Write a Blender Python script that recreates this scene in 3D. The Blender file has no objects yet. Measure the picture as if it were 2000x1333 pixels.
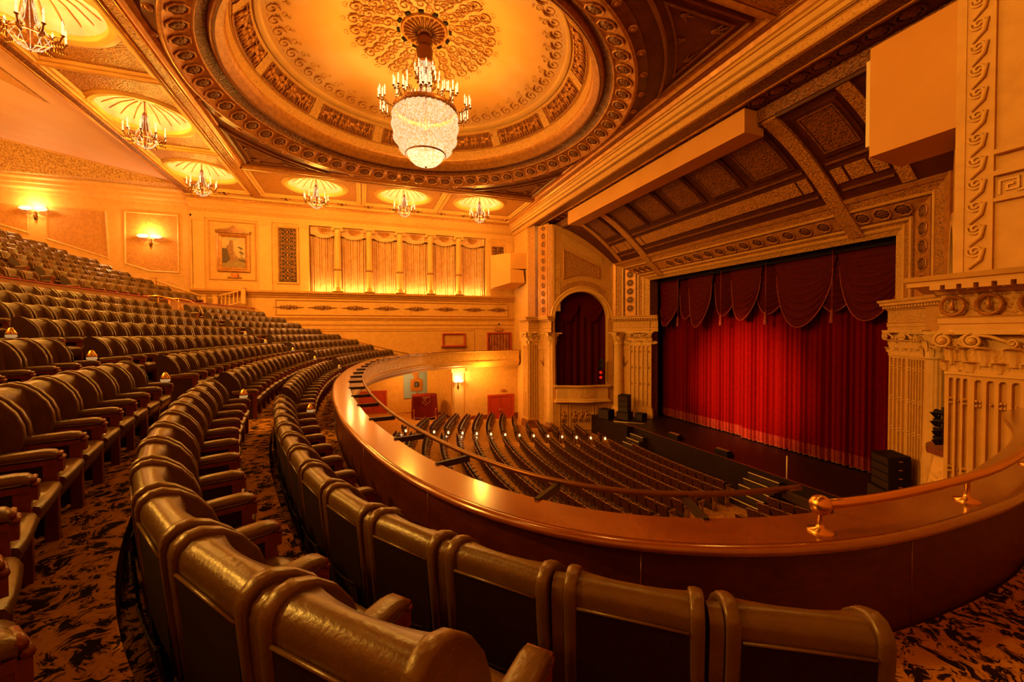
import bpy, math, random
from math import sin, cos, pi, radians, sqrt, atan2
from mathutils import Matrix, Vector
random.seed(7)
SC = bpy.context.scene
COL = SC.collection
EYE = 7.75                                   # height of the camera above the stalls floor
def Z(z): return z + EYE                     # heights below are measured from the camera's eye level

# ------------------------------------------------------------------ camera
cam_d = bpy.data.cameras.new('camera'); cam = bpy.data.objects.new('camera', cam_d); COL.objects.link(cam)
cam_d.sensor_width = 36; cam_d.sensor_fit = 'HORIZONTAL'; cam_d.lens = 14.4; cam_d.clip_start = 0.05; cam_d.clip_end = 200
yaw, pitch, roll = radians(20.15), radians(-1.22), radians(-0.32)
fw = Vector((sin(yaw)*cos(pitch), cos(yaw)*cos(pitch), sin(pitch)))
rt = Vector((cos(yaw), -sin(yaw), 0)); up = rt.cross(fw)
rt2 = cos(roll)*rt + sin(roll)*up; up2 = -sin(roll)*rt + cos(roll)*up
M = Matrix((rt2, up2, -fw)).transposed().to_4x4(); M.translation = Vector((0, 0, Z(0)))
cam.matrix_world = M
SC.camera = cam

# ------------------------------------------------------------------ world, exposure
wd = bpy.data.worlds.new('world'); SC.world = wd; wd.use_nodes = True
wd.node_tree.nodes['Background'].inputs[0].default_value = (1.0, 0.42, 0.10, 1)
wd.node_tree.nodes['Background'].inputs[1].default_value = 0.025
SC.view_settings.view_transform = 'Standard'; SC.view_settings.look = 'None'
SC.view_settings.exposure = 0.08; SC.view_settings.gamma = 1.0; SC.view_settings.use_curve_mapping = False
SC.cycles.max_bounces = 4; SC.cycles.diffuse_bounces = 2; SC.cycles.glossy_bounces = 2; SC.cycles.transparent_max_bounces = 8
SC.cycles.caustics_reflective = False; SC.cycles.caustics_refractive = False; SC.cycles.adaptive_threshold = 0.05; SC.cycles.adaptive_min_samples = 16
WARM = (1.0, 0.48, 0.055)

def point(loc, e, r=0.1, c=WARM, name='lamp_light'):
    d = bpy.data.lights.new(name, 'POINT'); d.energy = e; d.color = c; d.shadow_soft_size = r
    o = bpy.data.objects.new(name, d); COL.objects.link(o); o.location = (loc[0], loc[1], Z(loc[2])); return o
def spot(loc, tgt, e, ang, blend=0.6, r=0.2, c=WARM, name='spot_light'):
    d = bpy.data.lights.new(name, 'SPOT'); d.energy = e; d.color = c; d.shadow_soft_size = r
    d.spot_size = radians(ang); d.spot_blend = blend
    o = bpy.data.objects.new(name, d); COL.objects.link(o); o.location = (loc[0], loc[1], Z(loc[2]))
    o.rotation_euler = (Vector(tgt) - Vector(loc)).to_track_quat('-Z', 'Y').to_euler(); return o
DOME = (2.72, 18.2)
SMALL = [(-8.85, 16.0), (-8.85, 22.7), (-8.8, 29.4), (-2.7, 29.9), (2.95, 30.0), (8.4, 29.8)]
# follow spot from the rear of the house on the closed house curtain
spot((-14, 17.5, 6.0), (21, 18.2, -3.2), 150000, 15, 1.0, 0.3, (1.0, 0.30, 0.08))
# added wide spots without fixtures, brightening the hall from the rear
for (lx, ly, e) in ((-13.0, 9.0, 4500), (-13.0, 24.0, 6500)):
    spot((lx, ly, 9.3), (2.0, ly + 2, -2.0), e, 120, 1.0, 0.5)

# ------------------------------------------------------------------ mesh helper
class MB:
    def __init__(s):
        s.v = []; s.f = []; s.sm = []; s.mi = []; s.M = None; s.m = 0
    def add(s, vs, fs, smooth=False):
        n = len(s.v)
        if s.M is not None: vs = [s.M @ Vector(p) for p in vs]
        s.v.extend([tuple(p) for p in vs])
        for f in fs:
            s.f.append([i + n for i in f]); s.sm.append(smooth); s.mi.append(s.m)
        return s
    def box(s, x0, x1, y0, y1, z0, z1):
        return s.add([(x0,y0,z0),(x1,y0,z0),(x1,y1,z0),(x0,y1,z0),(x0,y0,z1),(x1,y0,z1),(x1,y1,z1),(x0,y1,z1)],
                     [(0,3,2,1),(4,5,6,7),(0,1,5,4),(1,2,6,5),(2,3,7,6),(3,0,4,7)])
    def prism(s, poly, z0, z1, smooth=False):
        n = len(poly)
        vs = [(a,b,z0) for a,b in poly] + [(a,b,z1) for a,b in poly]
        s.add(vs, [tuple(range(n))[::-1], tuple(range(n, 2*n))])
        return s.add(vs, [(i,(i+1)%n,n+(i+1)%n,n+i) for i in range(n)], smooth)
    def lathe(s, prof, n=24, c=(0,0,0), smooth=True, mod=None, a0=0.0, a1=2*pi):
        full = abs(a1 - a0 - 2*pi) < 1e-6; m = n if full else n + 1
        vs = []
        for i in range(m):
            a = a0 + (a1-a0)*i/n
            for j, (r, z) in enumerate(prof):
                k = r*(mod(a, j) if mod else 1)
                vs.append((c[0]+k*cos(a), c[1]+k*sin(a), c[2]+z))
        p = len(prof); fs = []
        for i in range(n):
            i2 = (i+1) % m
            for j in range(p-1):
                fs.append((i*p+j, i2*p+j, i2*p+j+1, i*p+j+1))
        return s.add(vs, fs, smooth)
    def tube(s, path, r, n=6, closed=False, caps=True, smooth=True):
        P = [Vector(p) for p in path]; L = len(P); vs = []
        rr = r if isinstance(r, (list, tuple)) else [r]*L
        t0 = None
        for i in range(L):
            a = P[i-1] if (i > 0 or closed) else P[0]; b = P[(i+1) % L] if (i < L-1 or closed) else P[-1]
            t = (b-a); t = t.normalized() if t.length > 1e-9 else Vector((0,0,1))
            if t0 is None:
                q = Vector((0,0,1)) if abs(t.z) < 0.9 else Vector((1,0,0)); nrm = t.cross(q).normalized()
            else:
                nrm = (nrm - t*nrm.dot(t)); nrm = nrm.normalized() if nrm.length > 1e-6 else t.orthogonal().normalized()
            t0 = t; bn = t.cross(nrm)
            for k in range(n):
                w = 2*pi*k/n; vs.append(P[i] + rr[i]*(cos(w)*nrm + sin(w)*bn))
        fs = []
        for i in range(L if closed else L-1):
            i2 = (i+1) % L
            for k in range(n):
                fs.append((i*n+k, i*n+(k+1)%n, i2*n+(k+1)%n, i2*n+k))
        if caps and not closed: fs += [tuple(range(n))[::-1], tuple(range((L-1)*n, L*n))]
        return s.add(vs, fs, smooth)
    def sweep(s, path, prof, closed=False, pclosed=True, caps=True, smooth=False):
        # path (a,b) in plan, prof (offset to the left of travel, height); mitred corners
        L = len(path); P = [Vector((a,b)) for a,b in path]; vs = []; k = len(prof)
        for i in range(L):
            e1 = (P[i]-P[i-1]) if (i > 0 or closed) else (P[1]-P[0])
            e2 = (P[(i+1)%L]-P[i]) if (i < L-1 or closed) else (P[-1]-P[-2])
            e1.normalize(); e2.normalize()
            n1 = Vector((-e1.y, e1.x)); n2 = Vector((-e2.y, e2.x)); nn = n1+n2
            d = nn.length
            nn = nn/d*min(4.0, 2.0/d) if d > 1e-6 else n1
            for (o, h) in prof: vs.append((P[i].x+nn.x*o, P[i].y+nn.y*o, h))
        fs = []; kk = k if pclosed else k-1
        for i in range(L if closed else L-1):
            i2 = (i+1) % L
            for j in range(kk):
                fs.append((i*k+j, i2*k+j, i2*k+(j+1)%k, i*k+(j+1)%k))
        s.add(vs, fs, smooth)
        if caps and not closed and pclosed:
            s.add(vs[:k], [tuple(range(k))]); s.add(vs[-k:], [tuple(range(k))[::-1]])
        return s
    def ell(s, c, r, nu=10, nv=6):
        vs = []; fs = []
        for j in range(nv+1):
            b = -pi/2 + pi*j/nv
            for i in range(nu):
                a = 2*pi*i/nu
                vs.append((c[0]+r[0]*cos(b)*cos(a), c[1]+r[1]*cos(b)*sin(a), c[2]+r[2]*sin(b)))
        for j in range(nv):
            for i in range(nu):
                fs.append((j*nu+i, j*nu+(i+1)%nu, (j+1)*nu+(i+1)%nu, (j+1)*nu+i))
        return s.add(vs, fs, True)
    def grid(s, fn, nu, nv, smooth=True):
        vs = [fn(i/nu, j/nv) for j in range(nv+1) for i in range(nu+1)]
        return s.add(vs, [(j*(nu+1)+i, j*(nu+1)+i+1, (j+1)*(nu+1)+i+1, (j+1)*(nu+1)+i) for j in range(nv) for i in range(nu)], smooth)
    def rect(s, a0, a1, b0, b1, prof):
        # mitred frame round a rectangle, offsets inward
        return s.sweep([(a0,b0),(a1,b0),(a1,b1),(a0,b1)], prof, closed=True, caps=False)
    def mesh(s, name, mats):
        me = bpy.data.meshes.new(name)
        me.from_pydata(s.v, [], s.f)
        mats = mats if isinstance(mats, (list, tuple)) else [mats]
        for m in mats: me.materials.append(m)
        me.polygons.foreach_set('use_smooth', s.sm)
        if len(mats) > 1: me.polygons.foreach_set('material_index', s.mi)
        me.update(); return me
    def build(s, name, mats, parent=None, loc=None, rz=None):
        return place(name, s.mesh(name, mats), parent, loc, rz)

def place(name, me, parent=None, loc=None, rz=None, mat=None):
    """A mesh object. Coordinates are given in the hall's frame (heights from eye level)."""
    o = bpy.data.objects.new(name, me); COL.objects.link(o)
    if mat is not None: o.matrix_basis = mat
    else:
        if loc is not None: o.location = loc
        if rz is not None: o.rotation_euler = (0, 0, rz)
    o.parent = parent
    return o
def empty(name, loc=(0,0,0), rz=0.0, parent=None):
    o = bpy.data.objects.new(name, None); COL.objects.link(o); o.location = loc; o.rotation_euler = (0,0,rz)
    o.empty_display_size = 0.1; o.parent = parent; return o
def tag(o, label, cat, group=None):
    o['label'] = label; o['category'] = cat
    if group: o['group'] = group
    return o
def struct(o, label=None):
    o['kind'] = 'structure'
    if label: o['label'] = label
    return o
def frame(o, u, n, up=(0,0,1)):
    """local (a, b, c) = along the wall, up, out of the wall"""
    u = Vector(u).normalized(); n = Vector(n).normalized(); w = Vector(up).normalized()
    m = Matrix((u, w, n)).transposed().to_4x4(); m.translation = Vector(o); return m
def arc(cx, cy, r, a0, a1, n): return [(cx+r*cos(radians(a0+(a1-a0)*i/n)), cy+r*sin(radians(a0+(a1-a0)*i/n))) for i in range(n+1)]
def spiral(cx, cy, r, turns, a0, sgn=1, n=14, h=0.0):
    return [(cx + r*(1-0.82*i/n)*cos(a0+sgn*turns*2*pi*i/n), cy + r*(1-0.82*i/n)*sin(a0+sgn*turns*2*pi*i/n), h) for i in range(n+1)]
def ordinal(n):
    return '%d%s' % (n, 'th' if 10 <= n % 100 <= 20 else {1:'st',2:'nd',3:'rd'}.get(n % 10, 'th'))

# ------------------------------------------------------------------ materials
def nmat(name):
    m = bpy.data.materials.new(name); m.use_nodes = True
    return m, m.node_tree.nodes, m.node_tree.links, m.node_tree.nodes['Principled BSDF']
def mat(name, c1, c2=None, scale=6.0, rough=0.5, metal=0.0, bump=0.0, bscale=None, kind='noise', lo=0.35, hi=0.65, spec=0.5, stretch=(1,1,1), detail=4.0):
    m, N, L, B = nmat(name)
    B.inputs['Base Color'].default_value = (*c1, 1); B.inputs['Roughness'].default_value = rough
    B.inputs['Metallic'].default_value = metal; B.inputs['Specular IOR Level'].default_value = spec
    if c2 is None and bump == 0: return m
    tc = N.new('ShaderNodeTexCoord'); mp = N.new('ShaderNodeMapping'); mp.inputs['Scale'].default_value = stretch
    L.new(tc.outputs['Object'], mp.inputs['Vector'])
    def tex(sc):
        if kind == 'voronoi':
            ns = N.new('ShaderNodeTexNoise'); ns.inputs['Scale'].default_value = sc*0.6; L.new(mp.outputs[0], ns.inputs['Vector'])
            mx = N.new('ShaderNodeVectorMath'); mx.operation = 'MULTIPLY_ADD'; mx.inputs[1].default_value = (0.6/sc*3,)*3
            L.new(ns.outputs['Color'], mx.inputs[0]); L.new(mp.outputs[0], mx.inputs[2])
            t = N.new('ShaderNodeTexVoronoi'); t.feature = 'F1'; t.inputs['Scale'].default_value = sc
            L.new(mx.outputs[0], t.inputs['Vector']); return t.outputs['Distance']
        if kind == 'scroll':
            t = N.new('ShaderNodeTexWave'); t.wave_type = 'RINGS'; t.inputs['Scale'].default_value = sc*0.35
            t.inputs['Distortion'].default_value = 16; t.inputs['Detail'].default_value = 3; t.inputs['Detail Scale'].default_value = 1.4
            L.new(mp.outputs[0], t.inputs['Vector']); return t.outputs['Fac']
        if kind == 'grain':
            t = N.new('ShaderNodeTexNoise'); t.inputs['Scale'].default_value = sc; t.inputs['Detail'].default_value = 6
            t.inputs['Distortion'].default_value = 1.2; L.new(mp.outputs[0], t.inputs['Vector']); return t.outputs['Fac']
        t = N.new('ShaderNodeTexNoise'); t.inputs['Scale'].default_value = sc; t.inputs['Detail'].default_value = detail
        L.new(mp.outputs[0], t.inputs['Vector']); return t.outputs['Fac']
    f = tex(scale)
    if c2 is not None:
        r = N.new('ShaderNodeValToRGB'); r.color_ramp.elements[0].position = lo; r.color_ramp.elements[1].position = hi
        r.color_ramp.elements[0].color = (*c1, 1); r.color_ramp.elements[1].color = (*c2, 1)
        L.new(f, r.inputs['Fac']); L.new(r.outputs['Color'], B.inputs['Base Color'])
    if bump:
        b = N.new('ShaderNodeBump'); b.inputs['Strength'].default_value = bump; b.inputs['Distance'].default_value = 0.03
        L.new(f if bscale is None else tex(bscale), b.inputs['Height']); L.new(b.outputs['Normal'], B.inputs['Normal'])
    return m
def glow(name, c, s):
    m, N, L, B = nmat(name)
    B.inputs['Base Color'].default_value = (*[0.6*x for x in c], 1)
    B.inputs['Emission Color'].default_value = (*c, 1); B.inputs['Emission Strength'].default_value = s
    return m
PL   = mat('plaster_cream', (0.78,0.42,0.12), (0.70,0.36,0.095), 3.0, 0.55)
PL2  = mat('plaster_ochre', (0.66,0.32,0.075), (0.60,0.28,0.06), 2.5, 0.6)
LDOME= mat('little_dome_plaster', (0.92,0.60,0.98), (0.88,0.50,0.60), 2.0, 0.5)
REAR = mat('rear_ceiling_plaster', (0.86,0.58,0.50), (0.82,0.50,0.36), 0.5, 0.6)
PLB  = mat('plaster_bright', (0.82,0.47,0.15), (0.78,0.43,0.13), 2.0, 0.5)
CEIL = mat('ceiling_sky', (0.80,0.50,0.26), (0.74,0.38,0.11), 0.35, 0.6, lo=0.4, hi=0.62)
DARK = mat('ceiling_umber', (0.20,0.055,0.014), (0.27,0.085,0.02), 1.5, 0.5)
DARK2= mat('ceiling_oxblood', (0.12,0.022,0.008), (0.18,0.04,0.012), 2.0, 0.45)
VAULT= mat('oxblood_vault_shade', (0.065,0.010,0.004), (0.10,0.018,0.006), 2.0, 0.45)  # ceiling oxblood darkened: the cornice's shade on the vault is in this colour
GOLD = mat('gilded_plaster', (0.62,0.27,0.06), (0.46,0.17,0.035), 5.0, 0.38, metal=0.25)
GOLDD= mat('old_gilding', (0.36,0.13,0.03), (0.22,0.07,0.016), 8.0, 0.38, metal=0.3)
ORN  = mat('scroll_relief', (0.10,0.028,0.008), (0.55,0.23,0.05), 15.0, 0.42, bump=0.9, kind='voronoi', lo=0.12, hi=0.5)
ORNL = mat('light_scroll_relief', (0.34,0.14,0.03), (0.74,0.38,0.10), 15.0, 0.5, bump=0.9, kind='voronoi', lo=0.1, hi=0.42)
ORND = mat('dark_scroll_relief', (0.06,0.012,0.005), (0.26,0.08,0.02), 13.0, 0.36, bump=1.0, kind='voronoi', lo=0.15, hi=0.55)
ORNS = mat('soft_plaster_relief', (0.58,0.28,0.06), (0.80,0.43,0.12), 5.0, 0.5, bump=0.7, kind='voronoi', lo=0.05, hi=0.45)
MEDK = mat('medallion_recess', (0.045,0.011,0.004))
MEDR = mat('medallion_rosette', (0.20,0.07,0.017), None, 3, 0.4, metal=0.2)
SAND = mat('granular_gold', (0.42,0.20,0.05), (0.85,0.50,0.18), 14.0, 0.5, bump=0.8, kind='noise', lo=0.4, hi=0.6)
DAM  = mat('damask_paper', (0.62,0.27,0.05), (0.54,0.225,0.04), 5.0, 0.6, kind='scroll', lo=0.3, hi=0.7)
LEA  = mat('dark_leather', (0.170,0.078,0.014), (0.125,0.056,0.010), 6.0, 0.30, bump=0.10, bscale=45.0, spec=0.7)
LEAD = mat('black_upholstery', (0.028,0.010,0.005), None, 8, 0.6, spec=0.2)
REDF = mat('back_fabric', (0.022,0.0045,0.002), (0.015,0.003,0.0015), 40, 0.75, spec=0.15)
WOODR= mat('red_mahogany', (0.26,0.050,0.012), (0.17,0.028,0.007), 9.0, 0.35, kind='grain', stretch=(1,1,0.2))
WOOD = mat('parapet_wood', (0.115,0.019,0.004), (0.075,0.011,0.003), 3.5, 0.38, kind='grain', stretch=(1,1,3))
WOODT= mat('polished_top', (0.33,0.075,0.012), (0.26,0.052,0.008), 2.5, 0.22, spec=0.8, kind='grain', stretch=(1,1,1))
WOODT.node_tree.nodes['Principled BSDF'].inputs['Coat Weight'].default_value = 1.0; WOODT.node_tree.nodes['Principled BSDF'].inputs['Coat Roughness'].default_value = 0.14; WOODT.node_tree.nodes['Principled BSDF'].inputs['Coat IOR'].default_value = 1.7
BRASS= mat('brass', (0.80,0.42,0.12), None, 3, 0.25, metal=1.0)
BRON = mat('dark_bronze', (0.20,0.075,0.02), None, 3, 0.35, metal=0.8)
IRON = mat('dark_iron', (0.035,0.012,0.006), None, 3, 0.5)
BLACK= mat('black_paint', (0.012,0.004,0.003), None, 3, 0.6, spec=0.2)
STAGE= mat('stage_floor', (0.016,0.005,0.003), (0.024,0.007,0.004), 4, 0.45, spec=0.3)
VELV = mat('red_velvet', (0.17,0.0016,0.001), (0.14,0.0012,0.0008), 5.0, 0.8, spec=0.05)
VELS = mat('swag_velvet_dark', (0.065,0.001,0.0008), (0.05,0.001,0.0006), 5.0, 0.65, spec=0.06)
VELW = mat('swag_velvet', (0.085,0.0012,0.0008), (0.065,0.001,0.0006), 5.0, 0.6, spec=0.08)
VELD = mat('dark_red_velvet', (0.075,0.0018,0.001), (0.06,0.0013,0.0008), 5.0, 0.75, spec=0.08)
FRNG = mat('red_fringe', (0.34,0.022,0.006), (0.12,0.005,0.002), 26.0, 0.6, lo=0.4, hi=0.6)
SILK = mat('gold_silk', (0.86,0.52,0.30), (0.74,0.38,0.14), 3.0, 0.45)
REDD = mat('red_door_paint', (0.50,0.03,0.010), (0.42,0.05,0.012), 8.0, 0.5)
WHITE= mat('white_cloth', (0.30,0.42,0.95), None, 3, 0.7)
BEIGE= mat('beige_casing', (0.72,0.33,0.075), (0.68,0.30,0.065), 0.7, 0.6)
GREYW= mat('white_edge', (0.85,0.62,0.36), None, 3, 0.5)
CANDLE = glow('candle_glow', (1.0,0.68,0.34), 1.45)
LAMPG  = glow('lamp_glow', (1.0,0.72,0.42), 1.5)
AISLE  = glow('aisle_light_glow', (1.0,0.50,0.16), 0.45); AISLE.node_tree.nodes['Principled BSDF'].inputs['Base Color'].default_value = (0.12,0.06,0.02,1)
REDGLOW= glow('red_lens', (0.8,0.01,0.003), 0.55)
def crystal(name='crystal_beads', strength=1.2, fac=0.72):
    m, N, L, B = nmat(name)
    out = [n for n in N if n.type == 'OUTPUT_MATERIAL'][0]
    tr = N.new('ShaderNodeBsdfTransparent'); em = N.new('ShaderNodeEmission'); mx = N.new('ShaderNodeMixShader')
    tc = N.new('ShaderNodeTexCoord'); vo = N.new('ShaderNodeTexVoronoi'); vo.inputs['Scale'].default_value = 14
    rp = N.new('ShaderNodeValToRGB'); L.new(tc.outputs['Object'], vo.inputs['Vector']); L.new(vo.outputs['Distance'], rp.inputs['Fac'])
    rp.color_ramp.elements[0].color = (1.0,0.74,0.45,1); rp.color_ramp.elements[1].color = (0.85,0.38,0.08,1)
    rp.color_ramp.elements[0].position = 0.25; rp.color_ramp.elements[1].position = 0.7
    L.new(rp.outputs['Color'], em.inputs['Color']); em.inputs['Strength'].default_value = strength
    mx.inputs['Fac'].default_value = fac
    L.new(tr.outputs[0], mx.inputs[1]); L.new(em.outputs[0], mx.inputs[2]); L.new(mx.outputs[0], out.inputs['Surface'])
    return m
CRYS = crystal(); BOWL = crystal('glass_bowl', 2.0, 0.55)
def carpet():
    m, N, L, B = nmat('patterned_carpet')
    tc = N.new('ShaderNodeTexCoord')
    n1 = N.new('ShaderNodeTexNoise'); n1.inputs['Scale'].default_value = 2.6; n1.inputs['Detail'].default_value = 2
    L.new(tc.outputs['Object'], n1.inputs['Vector'])
    ma = N.new('ShaderNodeVectorMath'); ma.operation = 'MULTIPLY_ADD'; ma.inputs[1].default_value = (0.55,)*3
    L.new(n1.outputs['Color'], ma.inputs[0]); L.new(tc.outputs['Object'], ma.inputs[2])
    w = N.new('ShaderNodeTexVoronoi'); w.inputs['Scale'].default_value = 7.0; w.feature = 'F1'; L.new(ma.outputs[0], w.inputs['Vector'])
    n2 = N.new('ShaderNodeTexNoise'); n2.inputs['Scale'].default_value = 11; n2.inputs['Detail'].default_value = 3; n2.inputs['Distortion'].default_value = 2.5
    L.new(ma.outputs[0], n2.inputs['Vector'])
    ad = N.new('ShaderNodeMath'); ad.operation = 'MULTIPLY_ADD'; ad.inputs[1].default_value = 0.55; L.new(w.outputs['Distance'], ad.inputs[0]); L.new(n2.outputs['Fac'], ad.inputs[2])
    r = N.new('ShaderNodeValToRGB'); e = r.color_ramp.elements
    e[0].position = 0.68; e[0].color = (0.020,0.006,0.003,1); e[1].position = 0.90; e[1].color = (0.60,0.25,0.045,1)
    a = e.new(0.725); a.color = (0.06,0.018,0.006,1); b = e.new(0.77); b.color = (0.46,0.17,0.032,1)
    L.new(ad.outputs[0], r.inputs['Fac']); L.new(r.outputs['Color'], B.inputs['Base Color'])
    B.inputs['Roughness'].default_value = 0.95; B.inputs['Specular IOR Level'].default_value = 0.1
    return m
CARP = carpet()
# ================================================================== shared ornament meshes
def rosette_part(b, r, petals=8, h=0.10, z=0.0):
    pr = [(0.02*r, h*1.0), (0.18*r, h*1.05), (0.26*r, h*0.55), (0.45*r, h*0.95), (0.75*r, h*0.7), (1.0*r, h*0.1)]
    b.lathe(pr, petals*4, (0,0,z), True, lambda a, j: (1.0 if j < 3 else 0.80 + 0.20*abs(cos(a*petals/2))))
def medallion_mesh(name, mats):
    b = MB(); o8 = [(0.36*cos(pi/8+i*pi/4), 0.36*sin(pi/8+i*pi/4)) for i in range(8)]
    b.m = 0; b.sweep(o8, [(0,0),(0,0.035),(0.025,0.05),(0.055,0.045),(0.075,0.01),(0.075,0.0)], closed=True)
    b.m = 1; b.prism([(p[0]*0.82, p[1]*0.82) for p in o8], -0.004, 0.006)
    b.m = 2; rosette_part(b, 0.24, 8, 0.055, 0.004)
    return b.mesh(name, mats)
MED  = medallion_mesh('medallion', [GOLD, MEDK, MEDR])
MEDD = medallion_mesh('dark_medallion', [DARK2, BLACK, GOLDD])
def boss_mesh():
    b = MB(); b.lathe([(0.17,0),(0.17,0.03),(0.13,0.05),(0.11,0.02),(0.08,0.03),(0.05,0.07),(0.0,0.085)], 14); return b.mesh('boss', [GOLD])
BOSS = boss_mesh()
def figure_mesh(kind):
    """small plaster relief figure, about 0.8 tall; a across, b up, c out"""
    b = MB()
    lean = (0.0, 0.08, -0.08)[kind % 3]
    b.ell((lean, 0.70, 0.05), (0.055, 0.07, 0.05), 8, 5)
    b.tube([(lean, 0.64, 0.045), (lean*0.7, 0.5, 0.05), (lean*0.3, 0.36, 0.05)], [0.045, 0.085, 0.07], 8)
    s = 1 if kind % 2 else -1
    b.tube([(lean*0.3-0.03, 0.37, 0.05), (-0.07-0.03*s, 0.2, 0.06), (-0.06, 0.0, 0.045)], [0.065, 0.05, 0.03], 7)
    b.tube([(lean*0.3+0.03, 0.37, 0.05), (0.08-0.04*s, 0.2, 0.05), (0.10+0.03*s, 0.0, 0.045)], [0.065, 0.05, 0.03], 7)
    b.tube([(lean-0.07, 0.59, 0.05), (-0.16, 0.5+0.1*kind, 0.06), (-0.2, 0.62-0.05*kind, 0.05)], [0.035, 0.028, 0.02], 6)
    b.tube([(lean+0.07, 0.59, 0.05), (0.17, 0.47, 0.06), (0.2, 0.38+0.1*kind, 0.05)], [0.035, 0.028, 0.02], 6)
    if kind != 1:                               # falling drapery
        b.tube([(lean+0.02*s, 0.5, 0.04), (0.09*s, 0.3, 0.05), (0.14*s, 0.06, 0.03)], [0.04, 0.07, 0.05], 6)
    return b.mesh('relief_figure', [GOLD])
FIG = [figure_mesh(k) for k in range(3)]
def horse_mesh():
    b = MB()
    b.ell((0,0.42,0.05), (0.24,0.115,0.06), 10, 6)
    b.tube([(0.17,0.46,0.05),(0.27,0.62,0.05),(0.36,0.64,0.05),(0.42,0.56,0.05)], [0.08,0.055,0.045,0.03], 7)
    for (x, d) in ((-0.18,-0.06),(-0.14,0.05),(0.14,-0.03),(0.19,0.12)):
        b.tube([(x,0.36,0.05),(x+d*0.5,0.2,0.05),(x+d,0.0,0.045)], [0.05,0.03,0.022], 6)
    b.tube([(-0.22,0.47,0.05),(-0.32,0.38,0.05),(-0.33,0.2,0.04)], [0.03,0.03,0.015], 6)
    return b.mesh('relief_horse', [GOLD])
HORSE = horse_mesh()
def scroll_mesh(name, m, r=0.30, t=0.024):
    b = MB()
    b.tube([(x, y, 0.02) for x, y, _ in spiral(0, 0, r, 1.3, -pi/2, 1)], t, 5)
    b.tube([(x, y, 0.02) for x, y, _ in spiral(r*1.05, r*0.9, r*0.55, 1.1, pi*0.9, -1)], t*0.8, 5)
    b.tube([(-r*0.2, -r, 0.02), (r*0.6, -r*0.9, 0.03), (r*1.2, -r*0.3, 0.02)], [t, t*1.6, t*0.5], 5)
    b.ell((r*0.9, r*0.1, 0.02), (t*2.4, t*1.5, t), 6, 4)
    return b.mesh(name, [m])
SCR = scroll_mesh('scroll', GOLD); SCRL = scroll_mesh('light_scroll', PL)

# ================================================================== ceiling
H = 9.6
def annulus_cell(b, x0, x1, y0, y1, cx, cy, r, z, n=64):
    vs = []; 
    for i in range(n):
        a = 2*pi*(i+0.5)/n; c, s = cos(a), sin(a)
        k = min(((x1-cx)/c if c > 1e-9 else (x0-cx)/c if c < -1e-9 else 1e9), ((y1-cy)/s if s > 1e-9 else (y0-cy)/s if s < -1e-9 else 1e9))
        vs += [(cx+r*c, cy+r*s, z), (cx+k*c, cy+k*s, z)]
    b.add(vs, [(2*i, 2*i+1, 2*((i+1)%n)+1, 2*((i+1)%n)) for i in range(n)])
    for (qx, qy) in ((x0,y0),(x1,y0),(x1,y1),(x0,y1)):     # fill the clipped corners
        best = sorted(range(n), key=lambda i: (vs[2*i+1][0]-qx)**2+(vs[2*i+1][1]-qy)**2)[:2]
        b.add([vs[2*best[0]+1], vs[2*best[1]+1], (qx,qy,z)], [(0,1,2)])
ceil = MB()
SQ = (-6.4, 11.85, 9.0, 27.2)
annulus_cell(ceil, *SQ, DOME[0], DOME[1], 8.85, H)
ceil.box(-6.95, SQ[1], -1.2, 9.01, H, H+0.1)                         # plain bay over the near side
ceil.box(11.85, 13.0, -1.2, 33.2, H, H+0.1); ceil.box(-11.1, 13.0, 33.2, 34.7, H, H+0.1)
ceil.box(-11.1, -10.6, -1.2, 33.2, H, H+0.1); ceil.box(-6.95, -6.4, 9.0, 33.2, H, H+0.1); ceil.box(-6.4, 11.85, 27.2, 27.75, H, H+0.1)
ceil.box(-10.6, -6.95, -1.2, 12.7, H, H+0.1); ceil.box(-6.4, 11.85, 32.6, 33.2, H, H+0.1)
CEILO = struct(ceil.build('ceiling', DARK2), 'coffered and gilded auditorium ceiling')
def cp(name, b, m, **k): return b.build(name, m, CEILO, **k)
# coffers with little domes
cells = [(-10.6,-6.95,12.7,19.35)+SMALL[0], (-10.6,-6.95,19.35,26.05)+SMALL[1], (-10.6,-6.95,26.05,32.6)+SMALL[2],
         (-6.4,0.1,27.75,32.6)+SMALL[3], (0.1,5.7,27.75,32.6)+SMALL[4], (5.7,11.85,27.75,32.6)+SMALL[5]]
ringm = MB(); ringm.lathe([(1.62,0.25),(1.60,0.02),(1.66,-0.03),(1.72,0.0),(1.78,-0.05),(1.84,-0.05),(1.86,0.0),(1.95,-0.02),(1.99,0.03),(2.0,0.06)], 48)
ringme = ringm.mesh('dome_ring', [PLB])
shell = MB(); shell.lathe([(1.64,0.0),(1.60,0.22),(1.45,0.42),(1.1,0.62),(0.6,0.74),(0.0,0.78)], 40); shellme = shell.mesh('little_dome', [LDOME])
flute = MB()
for i in range(20):
    a = 2*pi*i/20; flute.tube([(1.5*cos(a),1.5*sin(a),0.36),(1.0*cos(a),1.0*sin(a),0.62),(0.4*cos(a),0.4*sin(a),0.73)], 0.02, 4)
fluteme = flute.mesh('dome_ribs', [PL])
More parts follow.
